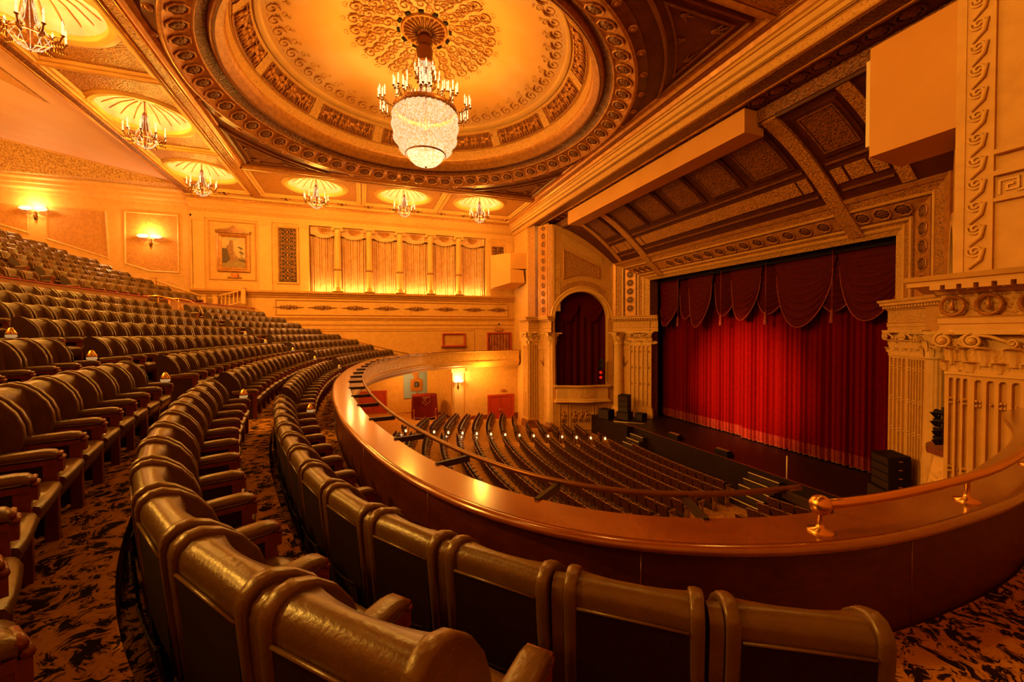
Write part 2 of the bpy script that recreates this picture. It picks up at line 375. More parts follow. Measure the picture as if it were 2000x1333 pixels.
for (x0,x1,y0,y1,cx,cy) in cells:
    b = MB(); annulus_cell(b, x0, x1, y0, y1, cx, cy, 1.95, H+0.03, 40); cp('coffer_relief', b, ORN)
    b = MB(); b.rect(x0+0.02, x1-0.02, y0+0.02, y1-0.02, [(0,H+0.04),(0,H-0.10),(0.06,H-0.12),(0.12,H-0.06),(0.22,H-0.05),(0.28,H+0.01),(0.30,H+0.04)]); cp('coffer_frame', b, PL)
    d = place('little_dome', shellme, CEILO, (cx,cy,H)); place('dome_ribs', fluteme, d)
    place('dome_ring', ringme, CEILO, (cx,cy,H))
# braided beams
for nm, (x0,x1,y0,y1), m in (('beam',(-6.95,-6.4,9.0,33.2),ORN), ('beam',(-11.1,-10.6,9.0,34.2),ORND), ('beam',(-6.4,11.85,27.2,27.75),ORN), ('beam',(11.85,12.3,-1.0,33.0),ORN)):
    b = MB(); b.box(x0+0.1, x1-0.1, y0, y1, H-0.09, H); cp(nm, b, m)
    b = MB()
    if x1-x0 < y1-y0:
        b.tube([(x0+0.07,y0,H-0.07),(x0+0.07,y1,H-0.07)], 0.06, 8); b.tube([(x1-0.07,y0,H-0.07),(x1-0.07,y1,H-0.07)], 0.06, 8)
    else:
        b.tube([(x0,y0+0.07,H-0.07),(x1,y0+0.07,H-0.07)], 0.06, 8); b.tube([(x0,y1-0.07,H-0.07),(x1,y1-0.07,H-0.07)], 0.06, 8)
    cp('beam_moulding', b, GOLD)
b = MB(); b.rect(SQ[0]+0.02, SQ[1]-0.02, SQ[2]+0.02, SQ[3]-0.02, [(0,H),(0,H-0.16),(0.08,H-0.2),(0.16,H-0.1),(0.3,H-0.06),(0.34,H)]); cp('square_frame', b, GOLD)
# near-side coffers beyond the square
b = MB(); b.box(-6.4,11.85,8.5,8.9,H-0.09,H); cp('beam', b, ORN)
b = MB(); b.tube([(-6.4,8.45,H-.07),(11.85,8.45,H-.07)],0.06,8); b.tube([(-6.4,8.95,H-.07),(11.85,8.95,H-.07)],0.06,8); cp('beam_moulding', b, GOLD)
for (x0,x1) in ((-6.4,0.1),(0.1,5.7),(5.7,11.85)):
    b = MB(); b.rect(x0+0.05,x1-0.05,3.0,8.35,[(0,H+.02),(0,H-0.10),(0.10,H-0.12),(0.2,H-0.06),(0.36,H-0.05),(0.42,H+0.02)]); cp('coffer_frame', b, GOLD)
# panels of the strip between coffers and far cornice
for i in range(12):
    x0 = -10.4 + i*1.85; b = MB(); b.rect(x0, x0+1.65, 32.72, 33.35, [(0,H),(0,H-0.05),(0.06,H-0.07),(0.1,H-0.02),(0.1,H)])
    b.box(x0+0.22, x0+1.43, 32.92, 33.15, H-0.04, H); cp('strip_panel', b, [PL2])
# ---- the great dome
cx, cy = DOME; C3 = (cx, cy, 0)
def ring(name, prof, m, n=128, smooth=True): b = MB(); b.lathe(prof, n, C3, smooth); return cp(name, b, m)
ring('boss_band', [(9.2,9.59),(9.18,9.55),(8.9,9.55),(8.86,9.50),(8.80,9.50)], DARK2)
ring('medallion_band', [(8.85,9.6),(8.85,9.49),(8.74,9.47),(8.70,9.52),(8.02,9.83),(7.97,9.80),(7.94,9.86)], GOLD)
ring('vine_band', [(7.96,9.84),(7.9,9.95),(7.62,10.12)], ORND)
ring('dome_cornice', [(7.62,10.12),(7.58,10.0),(7.48,9.96),(7.44,10.02),(7.38,10.0),(7.36,10.10),(7.28,10.08),(7.25,10.22),(7.18,10.2),(7.15,10.38),(7.12,10.4),(7.10,10.5)], GOLD)
ring('egg_band', [(7.10,10.5),(7.02,10.95)], ORNL)
ring('frieze_ground', [(7.02,10.95),(6.98,10.93),(6.32,11.80)], PL)
ring('dome_moulding', [(6.34,11.78),(6.28,11.72),(6.24,11.80),(6.18,11.78),(6.12,11.92),(6.08,11.95)], PLB)
ring('dome_shell', [(6.08*(1-i/16), 11.95+1.2*(1-(1-i/16)**2)) for i in range(17)], CEIL, 96)
ring('dentil_ring', [(7.46,9.95),(7.43,9.93),(7.40,9.97)], DARK, 128)
def ring_place(name, me, r, z, ang, nr, nz, scale=1.0, parent=None, spin=0.0):
    """put a flat ornament on a ring of the dome: out direction (nr radial, nz up)"""
    ca, sa = cos(ang), sin(ang); n = Vector((nr*ca, nr*sa, nz)).normalized(); t = Vector((-sa, ca, 0)); w = n.cross(t)
    m = Matrix((t, w, n)).transposed().to_4x4() @ Matrix.Rotation(spin, 4, 'Z') @ Matrix.Scale(scale, 4); m.translation = Vector((cx+r*ca, cy+r*sa, z))
    return place(name, me, parent or CEILO, mat=m)
for i in range(64):
    ring_place('medallion', MED, 8.36, 9.66, 2*pi*i/64, -0.31, -0.68, 0.95)
for i in range(44):
    ring_place('boss', BOSS, 9.03, 9.55, 2*pi*(i+0.5)/44, 0, -1, 0.9)
NP = 12
for k in range(NP):
    a0 = radians(30*k)
    b = MB(); b.lathe([(6.93,11.0),(6.90,10.98),(6.42,11.61),(6.45,11.63)], 10, C3, False, None, a0-radians(12.3), a0+radians(12.3))
    p = cp('relief_panel', b, DARK)
    b = MB()
    for s in (-1, 1):
        q = [(cx+r*cos(a0+s*radians(12.3)), cy+r*sin(a0+s*radians(12.3)), z-0.02) for r, z in ((6.93,10.99),(6.42,11.62))]; b.tube(q, 0.03, 6)
    for r, z in ((6.93,10.97),(6.42,11.60)):
        b.tube([(cx+r*cos(a0+radians(t)), cy+r*sin(a0+radians(t)), z) for t in range(-12, 13, 3)], 0.03, 6)
    b.build('panel_border', GOLD, p)
    n = 9
    for j in range(n):
        a = a0 + radians(-10.6 + 21.2*j/(n-1) + random.uniform(-.5,.5))
        me = HORSE if (j+k) % 5 == 2 else FIG[(j*2+k) % 3]
        ca, sa = cos(a), sin(a); nn = Vector((-0.78*ca, -0.78*sa, -0.62)).normalized(); t = Vector((sa, -ca, 0)); w = Vector((-0.62*ca, -0.62*sa, 0.78)).normalized()
        m = Matrix((t, w, nn)).transposed().to_4x4() @ Matrix.Scale(0.92, 4); m.translation = Vector((cx+6.87*ca, cy+6.87*sa, 11.03))
        place(me.name.split('.')[0], me, p, mat=m)
    am = a0 + radians(15)
    b = MB(); b.lathe([(6.96,10.99),(6.90,10.95),(6.37,11.64),(6.40,11.68)], 3, C3, False, None, am-radians(2.0), am+radians(2.0)); cp('frieze_block', b, ORNL)
for i in range(56):
    ring_place('scroll', SCR, 5.72, 12.09, 2*pi*i/56, -0.25, -0.97, 0.95)
for i in range(44):
    ring_place('scroll', SCRL, 5.35, 12.22, 2*pi*(i+.4)/44, -0.22, -0.97, 0.6, None, pi)
# ceiling rose
for r, n, s in ((2.85,26,0.95),(2.5,26,0.7),(2.3,22,0.9),(1.95,20,0.8),(1.75,20,0.6),(1.5,14,0.9),(1.2,12,0.6)):
    zz = 11.95+1.2*(1-(r/6.08)**2)
    for i in range(n): ring_place('scroll', SCR, r, zz-0.02, 2*pi*(i+0.5*(n % 3))/n, -0.1, -1, s, None, pi*0.25)
b = MB(); b.lathe([(0.98,13.12),(0.98,13.02),(0.92,13.0),(0.88,13.06),(0.3,12.98),(0.25,12.9),(0.0,12.9)], 40, C3, True, lambda a, j: 1.0 if j < 3 else 1.0+0.0*a); cp('rose_plate', b, GOLD)
b = MB()
for i in range(24):
    a = 2*pi*i/24; b.tube([(cx+0.86*cos(a),cy+0.86*sin(a),13.05),(cx+0.6*cos(a),cy+0.6*sin(a),12.97),(cx+0.3*cos(a),cy+0.3*sin(a),12.95)], [0.06,0.05,0.02], 6)
cp('rose_flutes', b, GOLDD)
for i in range(12):
    a = 2*pi*(i+.5)/12; m = Matrix.Translation((cx+1.1*cos(a), cy+1.1*sin(a), 13.08)) @ Matrix.Rotation(a, 4, 'Z')
    b = MB(); b.box(-0.06,0.06,-0.11,0.11,-0.05,0.05); place('vent', b.mesh('vent',[BLACK]), CEILO, mat=m)
# spandrels of the square
def spandrel_paths(sx, sy, off):
    R = 9.75+off; e = 8.75-off; a = math.degrees(math.acos(e/R)); pts = arc(0,0,R,a,90-a,14) + [(e,e)]
    pts = [(cx+sx*p[0], cy+sy*p[1]) for p in pts]
    return pts if sx*sy > 0 else pts[::-1]
orn = MB()                                              # slender leaf spray
orn.lathe([(0.13,0),(0.13,0.03),(0.08,0.06),(0.0,0.07)],10)
for (ax, L_) in ((pi/2,1.0),(pi/2+0.7,0.7),(pi/2-0.7,0.7)):
    c_, s_ = cos(ax), sin(ax)
    orn.tube([(0.08*c_,0.08*s_,0.02),(L_*0.5*c_,L_*0.5*s_,0.035),(L_*c_,L_*s_,0.015)],[0.03,0.022,0.008],5)
    for k in range(5):
        t = L_*(0.2+0.15*k); r = 0.055*(1-0.12*k)
        for s in (-1,1): orn.ell((t*c_-s*s_*r*1.3, t*s_+s*c_*r*1.3, 0.025),(r,r*0.8,0.025),6,4)
ORNM = orn.mesh('spandrel_ornament', [GOLDD])
for sx in (-1,1):
    for sy in (-1,1):
        b = MB(); b.sweep(spandrel_paths(sx,sy,0), [(0,H),(0,H-0.09),(-0.07,H-0.10),(-0.12,H-0.03),(-0.12,H)], closed=True); cp('spandrel_frame', b, DARK)
        b = MB(); b.sweep(spandrel_paths(sx,sy,0.35), [(0,H),(0,H-0.06),(-0.06,H-0.06),(-0.06,H)], closed=True); cp('spandrel_moulding', b, GOLDD)
        for (px,py,sc,rot) in ((8.05,8.05,0.7,0.0),(6.6,8.25,0.55,0.6),(8.25,6.6,0.55,-0.6),(7.4,7.4,0.45,pi)):
            m = Matrix.Translation((cx+sx*px*0.99, cy+sy*py*0.99, H-0.02)) @ Matrix.Rotation(atan2(-sy,-sx)+pi/2+rot,4,'Z') @ Matrix.Diagonal((sc,sc,-sc,1)); place('spandrel_ornament', ORNM, CEILO, mat=m)
# rear ceiling, rising towards the back of the gallery
b = MB(); zr = lambda x: 10.0+0.19*(-11.1-x)
b.add([(-11.1,-1.2,zr(-11.1)),(-11.1,33.4,zr(-11.1)),(-30,33.4,zr(-30)),(-30,-1.2,zr(-30))], [(0,1,2,3)]); b.box(-11.15,-11.1,-1.2,34.6,H,10.1)
cp('rear_ceiling', b, REAR)
b = MB(); b.add([(-11.1,33.4,zr(-11.1)),(-11.1,34.95,9.95),(-30,34.95,9.95),(-30,33.4,zr(-30))], [(0,1,2,3)]); cp('rear_cove', b, SAND)
b = MB(); b.tube([(-11.1,33.38,zr(-11.1)-.02),(-30,33.38,zr(-30)-.02)], 0.07, 8); cp('cove_moulding', b, PL)
b = MB()
for q in ((-13.2,25.6),): 
    pth = [(-13.0,16.0),(-13.0,24.6),(-15.0,20.5),(-17.5,16.0)]
    b.add([(x,y,zr(x)-0.03) for x,y in pth], [(0,1,2,3)])
cp('rear_ceiling_panel', b, ORNL)
# little painted shields on the cove
for (x,) in ((-13.3,),(-18.0,)):
    f = 0.5; z1 = zr(x); c = Vector((x, 34.95+(33.4-34.95)*f, 9.95+(z1-9.95)*f)); w = Vector((0,33.4-34.95,z1-9.95)).normalized(); n = Vector((1,0,0)).cross(w)
    if n.z > 0: n = -n
    m = Matrix((Vector((1,0,0)), w, n)).transposed().to_4x4(); m.translation = c + n*0.02
    b = MB(); b.prism([(-0.55,0.25),(-0.62,0.1),(-0.5,0.0),(-0.45,-0.25),(0,-0.4),(0.45,-0.25),(0.5,0.0),(0.62,0.1),(0.55,0.25),(0.2,0.32),(0,0.42),(-0.2,0.32)], 0, 0.06)
    s = place('cove_shield', b.mesh('cove_shield',[GOLDD]), CEILO, mat=m)
    b = MB(); b.tube([(-0.2,-0.2,0.07),(0.2,0.2,0.07)],0.03,5); b.tube([(-0.2,0.2,0.07),(0.2,-0.2,0.07)],0.03,5); b.build('shield_cross', PL, s)
# ================================================================== far side wall (across the hall)
YW = 34.6
FW = frame((0,YW,0), (1,0,0), (0,-1,0))
def wb(): b = MB(); b.M = FW; return b
b = wb()
b.box(-11.1,-3.66,-2.2,9.6,-0.6,0); b.box(10.3,13.0,-2.2,9.6,-0.6,0); b.box(-3.66,10.3,8.2,9.6,-0.6,0); b.box(-3.66,10.3,-2.2,3.15,-0.6,0)
b.box(-3.66,10.3,3.15,8.2,-0.75,-0.65)
WALLF = struct(b.build('wall_far', PL), 'cream plaster side wall with colonnade and mouldings')
def wp(name, b, m, par=None): return b.build(name, m, par or WALLF)
# entablature and cornice, carried round on to the face of the outer arch
corn = [(0,8.57),(-0.12,8.57),(-0.16,8.60),(-0.16,8.80),(-0.2,8.83),(-0.26,8.83),(-0.26,8.90),(-0.34,8.92),(-0.40,9.02),(-0.44,9.02),(-0.52,9.05),(-0.58,9.2),(-0.66,9.2),(-0.7,9.26),(-0.78,9.28),(-0.84,9.42),(-0.95,9.45),(-1.02,9.58),(-1.02,9.6),(0,9.6)]
pth = [(-11.1,YW),(12.9,YW),(12.9,-1.2)]
def strip(name, i0, i1, m):
    b = MB(); b.sweep(pth, corn[i0:i1+1], pclosed=False); wp(name, b, m)
strip('cornice_edge', 0, 2, PL); strip('cornice_wave_band', 2, 3, ORNL); strip('cornice_fascia', 3, 10, PLB); strip('cornice_moulding', 10, 14, PL); strip('cornice_braid', 14, 16, GOLD); strip('cornice_crown', 16, 18, PLB)
b = MB(); b.tube([(12.62,-1.2,8.86),(12.62,34.2,8.86)], 0.02, 4); wp('cornice_shadow_bead', b, DARK2)
b = wb(); b.box(-11.1,12.9,8.2,8.58,0,0.10); b.box(-11.1,12.9,8.36,8.58,0.10,0.14); wp('architrave', b, PLB)
# ledge under the columns, string courses, frieze frame
ledge = [(0,2.68),(0.08,2.70),(0.10,2.82),(0.18,2.86),(0.22,2.98),(0.34,3.02),(0.36,3.12),(0.36,3.17),(0,3.2)]
def wsweep(name, a0, a1, prof, m):
    b = MB(); b.M = FW @ Matrix(((0,0,1,0),(0,1,0,0),(1,0,0,0),(0,0,0,1)))
    # prof (out, up) extruded along the wall
    n = len(prof); vs = [(o,u,a0) for o,u in prof]+[(o,u,a1) for o,u in prof]
    b.add(vs, [(i,(i+1)%n,n+(i+1)%n,n+i) for i in range(n)]+[tuple(range(n)),tuple(range(n,2*n))[::-1]]); return wp(name, b, m)
wsweep('ledge', -11.1, 12.9, ledge, PL2)
wsweep('string_course', -6.2, 12.9, [(0,1.02),(0.05,1.04),(0.07,1.14),(0.11,1.18),(0.11,1.24),(0,1.26)], PL2)
wsweep('string_course', -6.2, 12.9, [(0,0.62),(0.04,0.63),(0.05,0.72),(0,0.74)], PL2)
wsweep('string_course', -6.2, 12.9, [(0,0.30),(0.03,0.31),(0.03,0.36),(0,0.37)], PL2)
rp = [(0,0),(0,0.05),(0.04,0.07),(0.09,0.04),(0.11,0.0)]
def wframe(name, a0, a1, b0, b1, m, sc=1.0, par=None):
    b = wb(); b.rect(a0,a1,b0,b1,[(o*sc,h*sc) for o,h in rp]); return wp(name, b, m, par)
wframe('frieze_frame', -6.0, 12.3, 1.38, 2.56, PL2)
wframe('dado_panel_frame', -4.0, 9.2, -2.0, 0.2, PL2, 0.6)
b = MB()
for s in (-1,1):
    for (r, d, t) in ((0.13,0.16,1),(0.10,0.36,-1),(0.07,0.52,1)):
        b.tube([(x,y,0.02) for x,y,_ in spiral(s*d, 0.06*t, r, 1.2, pi/2*t, s*t)], 0.022, 5)
        b.tube([(x,-y,0.02) for x,y,_ in spiral(s*d, 0.06*t, r, 1.2, pi/2*t, s*t)], 0.022, 5)
    b.tube([(s*0.55,0,0.02),(s*0.8,0.0,0.03),(s*1.05,0,0.01)], [0.05,0.035,0.008], 6)
b.ell((0,0,0.02),(0.12,0.17,0.05),8,5)
MOTIF = b.mesh('frieze_motif', [GOLDD])
for a in (-5.1,-2.79,-0.44,1.92,4.31,6.74,9.2,11.4):
    place('frieze_motif', MOTIF, WALLF, mat=FW @ Matrix.Translation((a,1.97,0.005)))
# pilasters
for a0, a1 in ((-10.95,-10.3),(-6.95,-6.15),(-4.3,-3.68),(10.32,10.7),(12.1,12.85)):
    b = wb(); b.box(a0,a1,3.2,8.2,0,0.07); b.box(a0+.1,a1-.1,3.5,7.8,0.07,0.085); b.box(a0-.04,a1+.04,7.95,8.2,0.07,0.12); b.box(a0-.03,a1+.03,3.2,3.45,0.07,0.11)
    for k in range(5): b.box(a0+.02+k*(a1-a0-.04)/5, a0+.02+(k+.6)*(a1-a0-.04)/5, 7.99, 8.1, 0.12, 0.15)
    wp('pilaster', b, PLB)
# filigree grilles
def grille(a0, a1, b0, b1):
    b = wb(); b.rect(a0-.14,a1+.14,b0-.14,b1+.14,[(0,0),(0,0.06),(0.05,0.09),(0.12,0.05),(0.14,0.0)]); g = wp('grille_frame', b, PL)
    b = wb(); b.box(a0,a1,b0,b1,0.0,0.012); wp('grille_back', b, IRON, g)
    b = wb(); w = a1-a0; h = b1-b0; ca = (a0+a1)/2; n = max(2, round(h/(w*0.5)))
    for k in range(n):
        cb = b0 + h*(k+0.5)/n; r = w*0.21
        for s in (-1,1):
            for t in (-1,1):
                b.tube([(x,y,0.035) for x,y,_ in spiral(ca+s*w*0.27, cb+t*h/n*0.24, r*0.95, 1.4, pi/2*(1-s)+0.4*t, s*t, 16)], 0.021, 4)
                b.tube([(x,y,0.035) for x,y,_ in spiral(ca+s*w*0.42, cb+t*h/n*0.05, r*0.42, 1.2, pi/2, s*t, 10)], 0.015, 4)
                b.tube([(ca, cb+t*h/n*0.5, 0.035),(ca+s*w*0.10, cb+t*h/n*0.3,0.04),(ca, cb, 0.035)], 0.018, 4)
        b.ell((ca,cb,0.035),(0.07,0.10,0.03),8,4)
        b.tube([(a0, cb+h/n*0.5,0.035),(a1,cb+h/n*0.5,0.035)],0.012,4)
    b.tube([(ca,b0,0.035),(ca,b1,0.035)],0.014,4); b.tube([(a0+.02,b0,0.035),(a0+.02,b1,0.035)],0.018,4); b.tube([(a1-.02,b0,0.035),(a1-.02,b1,0.035)],0.018,4)
    wp('filigree', b, GOLD, g)
grille(-5.72,-4.52,3.85,7.85); grille(10.85,11.95,3.9,7.55)
# Ionic columns
def ionic_column():
    sh = MB(); sh.lathe([(0.235,0.35),(0.24,1.6),(0.235,1.62),(0.215,4.45)], 72, mod=lambda a, j: 0.93+0.07*abs(cos(a*9)))
    ba = MB(); ba.lathe([(0.36,0),(0.36,0.1),(0.33,0.13),(0.34,0.19),(0.29,0.24),(0.30,0.29),(0.25,0.35)], 24); ba.box(-.38,.38,-.38,.38,0,0.06)
    cp_ = MB(); cp_.lathe([(0.215,4.45),(0.25,4.48),(0.23,4.52),(0.27,4.62),(0.29,4.72)], 20); cp_.box(-.36,.36,-.32,.32,4.84,4.92)
    for s in (-1,1):
        cp_.tube([(s*0.33,-0.3,4.72),(s*0.33,0.3,4.72)],0.115,12); cp_.tube([(x,-0.31,4.72+y) for x,y,_ in spiral(s*0.33,0,0.10,1.6,pi/2,s)],0.02,5)
    cp_.tube([(-0.33,-0.3,4.80),(0.33,-0.3,4.80)],0.045,6)
    bd = MB(); bd.lathe([(0.243,1.6),(0.27,1.63),(0.27,1.70),(0.24,1.73)],24)
    for i in range(10):
        a = 2*pi*i/10; bd.ell((0.265*cos(a),0.265*sin(a),1.665),(0.035,0.035,0.05),6,4)
    return [('shaft',sh.mesh('shaft',[PL])),('column_base',ba.mesh('column_base',[PL2])),('capital',cp_.mesh('capital',[PLB])),('shaft_band',bd.mesh('shaft_band',[GOLDD]))]
IC = ionic_column()
COLX = (-1.66,0.64,3.0,5.46,7.86)
ordn = ('first','second','third','fourth','fifth')
for i, a in enumerate(COLX):
    c = empty('column', (a, YW-0.05, 3.2)); tag(c, '%s slim Ionic column from the landscape painting, between gold curtains' % ordn[i], 'column', 'columns of the colonnade on the far wall')
    for n, me in IC: place(n, me, c, mat=Matrix.Diagonal((1,1,1.016,1)))
# gold curtains between the columns
edges = [-3.66]+list(COLX)+[10.3]
for i in range(6):
    a0, a1 = edges[i]+(0.06), edges[i+1]-0.06; w = a1-a0; ph = random.uniform(0,6)
    root = empty('window_curtain', ((a0+a1)/2, YW+0.4, 3.16)); tag(root, 'gold silk curtain with swag lit from below, %s bay from the painting' % (ordn+('sixth',))[i], 'curtain', 'gold curtains between the wall columns')
    b = MB(); nf = 13
    gather = 0.10 if i in (0,3) else 0.04
    def fold(u, v, w=w, ph=ph, nf=nf, gather=gather):
        x = (u-0.5)*w; sq = 1.0-gather*sin(pi*(1-v))*(1 if u > 0.5 else 0.4)
        return (x*sq, -0.07*sin(u*nf*2*pi+ph)-0.03*sin(u*nf*4.3+ph*2+v*1.5)-0.05*(1-v), 4.3*v)
    b.grid(fold, 130, 6); b.build('drape', SILK, root)
    b = MB()
    def swag(u, v, w=w):
        x = (u-0.5)*w*0.99; drop = 0.42+0.32*(1-abs(2*u-1)**2) if abs(u-0.5) > 0.0 else 0.74
        drop += 0.16*max(0, (abs(2*u-1)-0.72)/0.28)
        return (x, -0.20-0.05*sin(v*5*pi)*(1-abs(2*u-1))-0.02*sin(u*40), 5.02-v*drop-0.1*(1-abs(2*u-1)**2)*v)
    b.grid(swag, 36, 20); b.build('swag', SILK, root)
    b = MB(); b.M = frame((0,-0.275,4.93),(1,0,0),(0,-1,0))
    b.lathe([(0.0,0.0),(0.36,0.0),(0.40,0.03),(0.44,0.0)], 24, (0,0.02,0), True, None, pi, 2*pi)
    for k in range(9):
        a = pi+pi*(k+.5)/9; b.tube([(0.06*cos(a),0.02+0.06*sin(a),0.01),(0.36*cos(a),0.02+0.36*sin(a),0.015)],0.018,4)
    b.build('swag_fan', GOLD, root)
    for k, f in enumerate((0.32, 0.72)):
        point((a0+w*f, YW-0.25, 3.32), 60, 0.12, (1.0,0.56,0.16))
# landscape painting with pedimented frame
pt = empty('painting', (-8.54, YW-0.01, 4.45)); tag(pt, 'framed landscape painting of a castle and umbrella pines in gilt pedimented frame', 'painting')
PX = Matrix.Translation((-8.54,0,4.45)).inverted()
def pb(): b = MB(); b.M = Matrix.Translation((8.54,-YW+0.01,-4.45)) @ FW; return b
b = pb(); b.rect(-9.55,-7.53,4.45,7.2,[(0,0),(0,0.10),(0.06,0.14),(0.12,0.12),(0.16,0.15),(0.24,0.09),(0.30,0.04),(0.30,0)]); b.build('frame', GOLD, pt)
b = pb(); b.box(-9.6,-7.48,7.2,7.3,0,0.2); b.box(-9.62,-7.46,7.3,7.36,0,0.24); b.build('frame_cornice', GOLDD, pt)
b = pb(); b.prism([(-9.5,7.36),(-7.58,7.36),(-7.62,7.44),(-8.1,7.5),(-8.3,7.56),(-8.38,7.62),(-8.54,7.78),(-8.7,7.62),(-8.78,7.56),(-8.98,7.5),(-9.46,7.44)],0.02,0.12); b.build('pediment', GOLDD, pt)
SKY = mat('painted_sky', (0.68,0.46,0.22), (0.56,0.36,0.16), 2.5, 0.5); OLIVE = mat('painted_foliage', (0.075,0.034,0.012), (0.13,0.06,0.02), 9, 0.5)
TOWER = mat('painted_stone', (0.42,0.18,0.05), (0.28,0.11,0.03), 6, 0.5); FIELD = mat('painted_field', (0.42,0.26,0.09), (0.26,0.14,0.04), 8, 0.5, stretch=(0.5,1,3)); GREYP = mat('painted_cloud', (0.42,0.36,0.34), (0.5,0.4,0.3), 5, 0.5)
b = pb(); b.m = 0; b.box(-9.26,-7.82,4.74,6.92,0.0,0.03)
b.m = 3; b.prism([(-9.26,4.74),(-7.82,4.74),(-7.82,5.45),(-8.4,5.5),(-8.9,5.3),(-9.26,5.1)],0.03,0.032)
b.m = 4; b.prism([(-8.95,6.72),(-8.2,6.72),(-8.1,6.78),(-8.5,6.86),(-9.0,6.8)],0.03,0.032)
b.m = 2; b.prism([(-9.0,5.2),(-8.5,5.2),(-8.55,5.9),(-8.58,6.7),(-8.78,6.7),(-8.82,6.4),(-8.95,6.3),(-9.05,6.0)],0.032,0.034)
b.m = 2; b.prism([(-8.5,5.3),(-8.3,5.5),(-8.45,5.7),(-8.52,6.0)],0.032,0.034)
b.m = 1; b.prism([(-9.26,5.05),(-8.95,5.1),(-8.75,5.35),(-8.85,5.7),(-8.95,6.1),(-9.26,6.12)],0.034,0.036)
b.m = 1
for (cx_,cz_) in ((-8.12,6.2),(-8.05,5.86)):
    b.prism([(cx_-0.2,cz_+0.02),(cx_-0.08,cz_+0.08),(cx_+0.1,cz_-0.02),(cx_+0.18,cz_-0.16),(cx_-0.02,cz_-0.08)],0.034,0.036); b.box(cx_-0.012,cx_+0.012,cz_-0.6,cz_-0.05,0.034,0.036)
b.m = 1; b.prism([(-8.35,5.32),(-7.82,5.12),(-7.82,5.28),(-8.2,5.36)],0.034,0.036)
b.build('canvas', [SKY,OLIVE,TOWER,FIELD,GREYP], pt)
wframe('panel_frame', -10.05, -7.15, 3.85, 8.05, PL2, 0.9)
# illuminated number sign below the painting
def seg_text(b, txt, a, z0, h, c0, t=0.028):
    segs = {'5':((0,1,1,1),(0,.5,0,1),(0,.5,1,.5),(1,0,1,.5),(0,0,1,0)),'1':((.5,0,.5,1),),'0':((0,0,1,0),(0,1,1,1),(0,0,0,1),(1,0,1,1)),
            'R':((0,0,0,1),(0,1,1,1),(1,.5,1,1),(0,.5,1,.5),(.35,.5,1,0)),'K':((0,0,0,1),(0,.45,1,1),(.25,.6,1,0)),'E':((0,0,0,1),(0,0,1,0),(0,.5,.8,.5),(0,1,1,1)),'X':((0,0,1,1),(0,1,1,0)),'I':((.5,0,.5,1),),'T':((.5,0,.5,1),(0,1,1,1))}
    w = h*0.55
    for k, ch in enumerate(txt):
        for (x0,y0,x1,y1) in segs[ch]:
            b.tube([(a+k*w*1.55+x0*w, z0+y0*h, c0),(a+k*w*1.55+x1*w, z0+y1*h, c0)], t, 5)
sg = empty('number_sign', (-8.5, YW-0.02, 4.02)); tag(sg, 'small lit sign reading 510 below the landscape painting', 'sign')
def sb(): b = MB(); b.M = Matrix.Translation((8.5,-YW+0.02,-4.02)) @ FW; return b
b = sb(); b.box(-8.72,-8.3,4.02,4.36,0,0.12); b.build('sign_box', GOLD, sg)
b = sb(); b.prism([(-8.96,4.0),(-8.06,4.0),(-8.06,4.06),(-8.3,4.12),(-8.3,4.3),(-8.42,4.44),(-8.6,4.44),(-8.72,4.3),(-8.72,4.12),(-8.96,4.06)],0,0.06); b.build('sign_surround', GOLDD, sg)
b = sb(); seg_text(b, '510', -8.67, 4.11, 0.17, 0.13, 0.012); b.build('sign_lettering', REDGLOW, sg)
# door on to the side gallery and framed opening beside it
b = wb(); b.rect(10.35,12.6,-2.1,0.0,[(0,0),(0,0.10),(0.05,0.12),(0.14,0.10),(0.16,0.0)]); d1 = b.build('door_1', REDD); struct(d1, 'red framed door on the side gallery')
b = wb(); b.box(10.5,12.45,-2.1,-0.14,0.0,0.015); b.build('door_recess', WOODR, d1)
DCUR = mat('door_drape', (0.45,0.14,0.03), (0.25,0.05,0.012), 3, 0.6)
b = wb(); b.grid(lambda u,v: (10.6+1.75*u, -2.1+1.9*v, 0.06+0.03*sin(u*40)), 60, 2); b.build('door_curtain', DCUR, d1)
fo = empty('framed_opening', (7.4, YW-0.01, -1.2)); tag(fo, 'red wooden frame round a blank board left of the gallery door', 'frame')
def ob(): b = MB(); b.M = Matrix.Translation((-7.4,-YW+0.01,1.2)) @ FW; return b
b = ob(); b.rect(6.4,8.38,-1.2,-0.05,[(0,0),(0,0.12),(0.06,0.14),(0.13,0.10),(0.14,0.0)]); b.build('frame', REDD, fo)
b = ob(); b.box(6.5,8.28,-1.1,-0.15,0.0,0.02); b.build('board', PL2, fo)
b = ob(); b.box(6.3,8.48,-1.27,-1.18,0.0,0.2); b.build('sill', WOODR, fo)
xs = empty('exit_sign', (11.45, YW-0.02, 0.12)); tag(xs, 'small plaster-mounted exit lamp above the gallery door', 'sign')
b = MB(); b.box(-0.28,0.28,-0.14,0,0,0.34); b.prism([(-0.42,-0.03),(0.42,-0.03),(0.42,0.0),(-0.42,0.0)],0.0,0.2); b.build('sign_box', GOLD, xs)
b = MB(); b.ell((0,-0.05,0.62),(0.08,0.06,0.09),8,5); b.build('detector', IRON, xs)
b = MB(); b.M = FW; b.tube([(-6.2,1.0,0.03),(-5.0,0.62,0.03),(3.05,-1.57,0.03),(3.6,-1.7,0.03)],0.05,5); wp('raking_moulding', b, PL2)

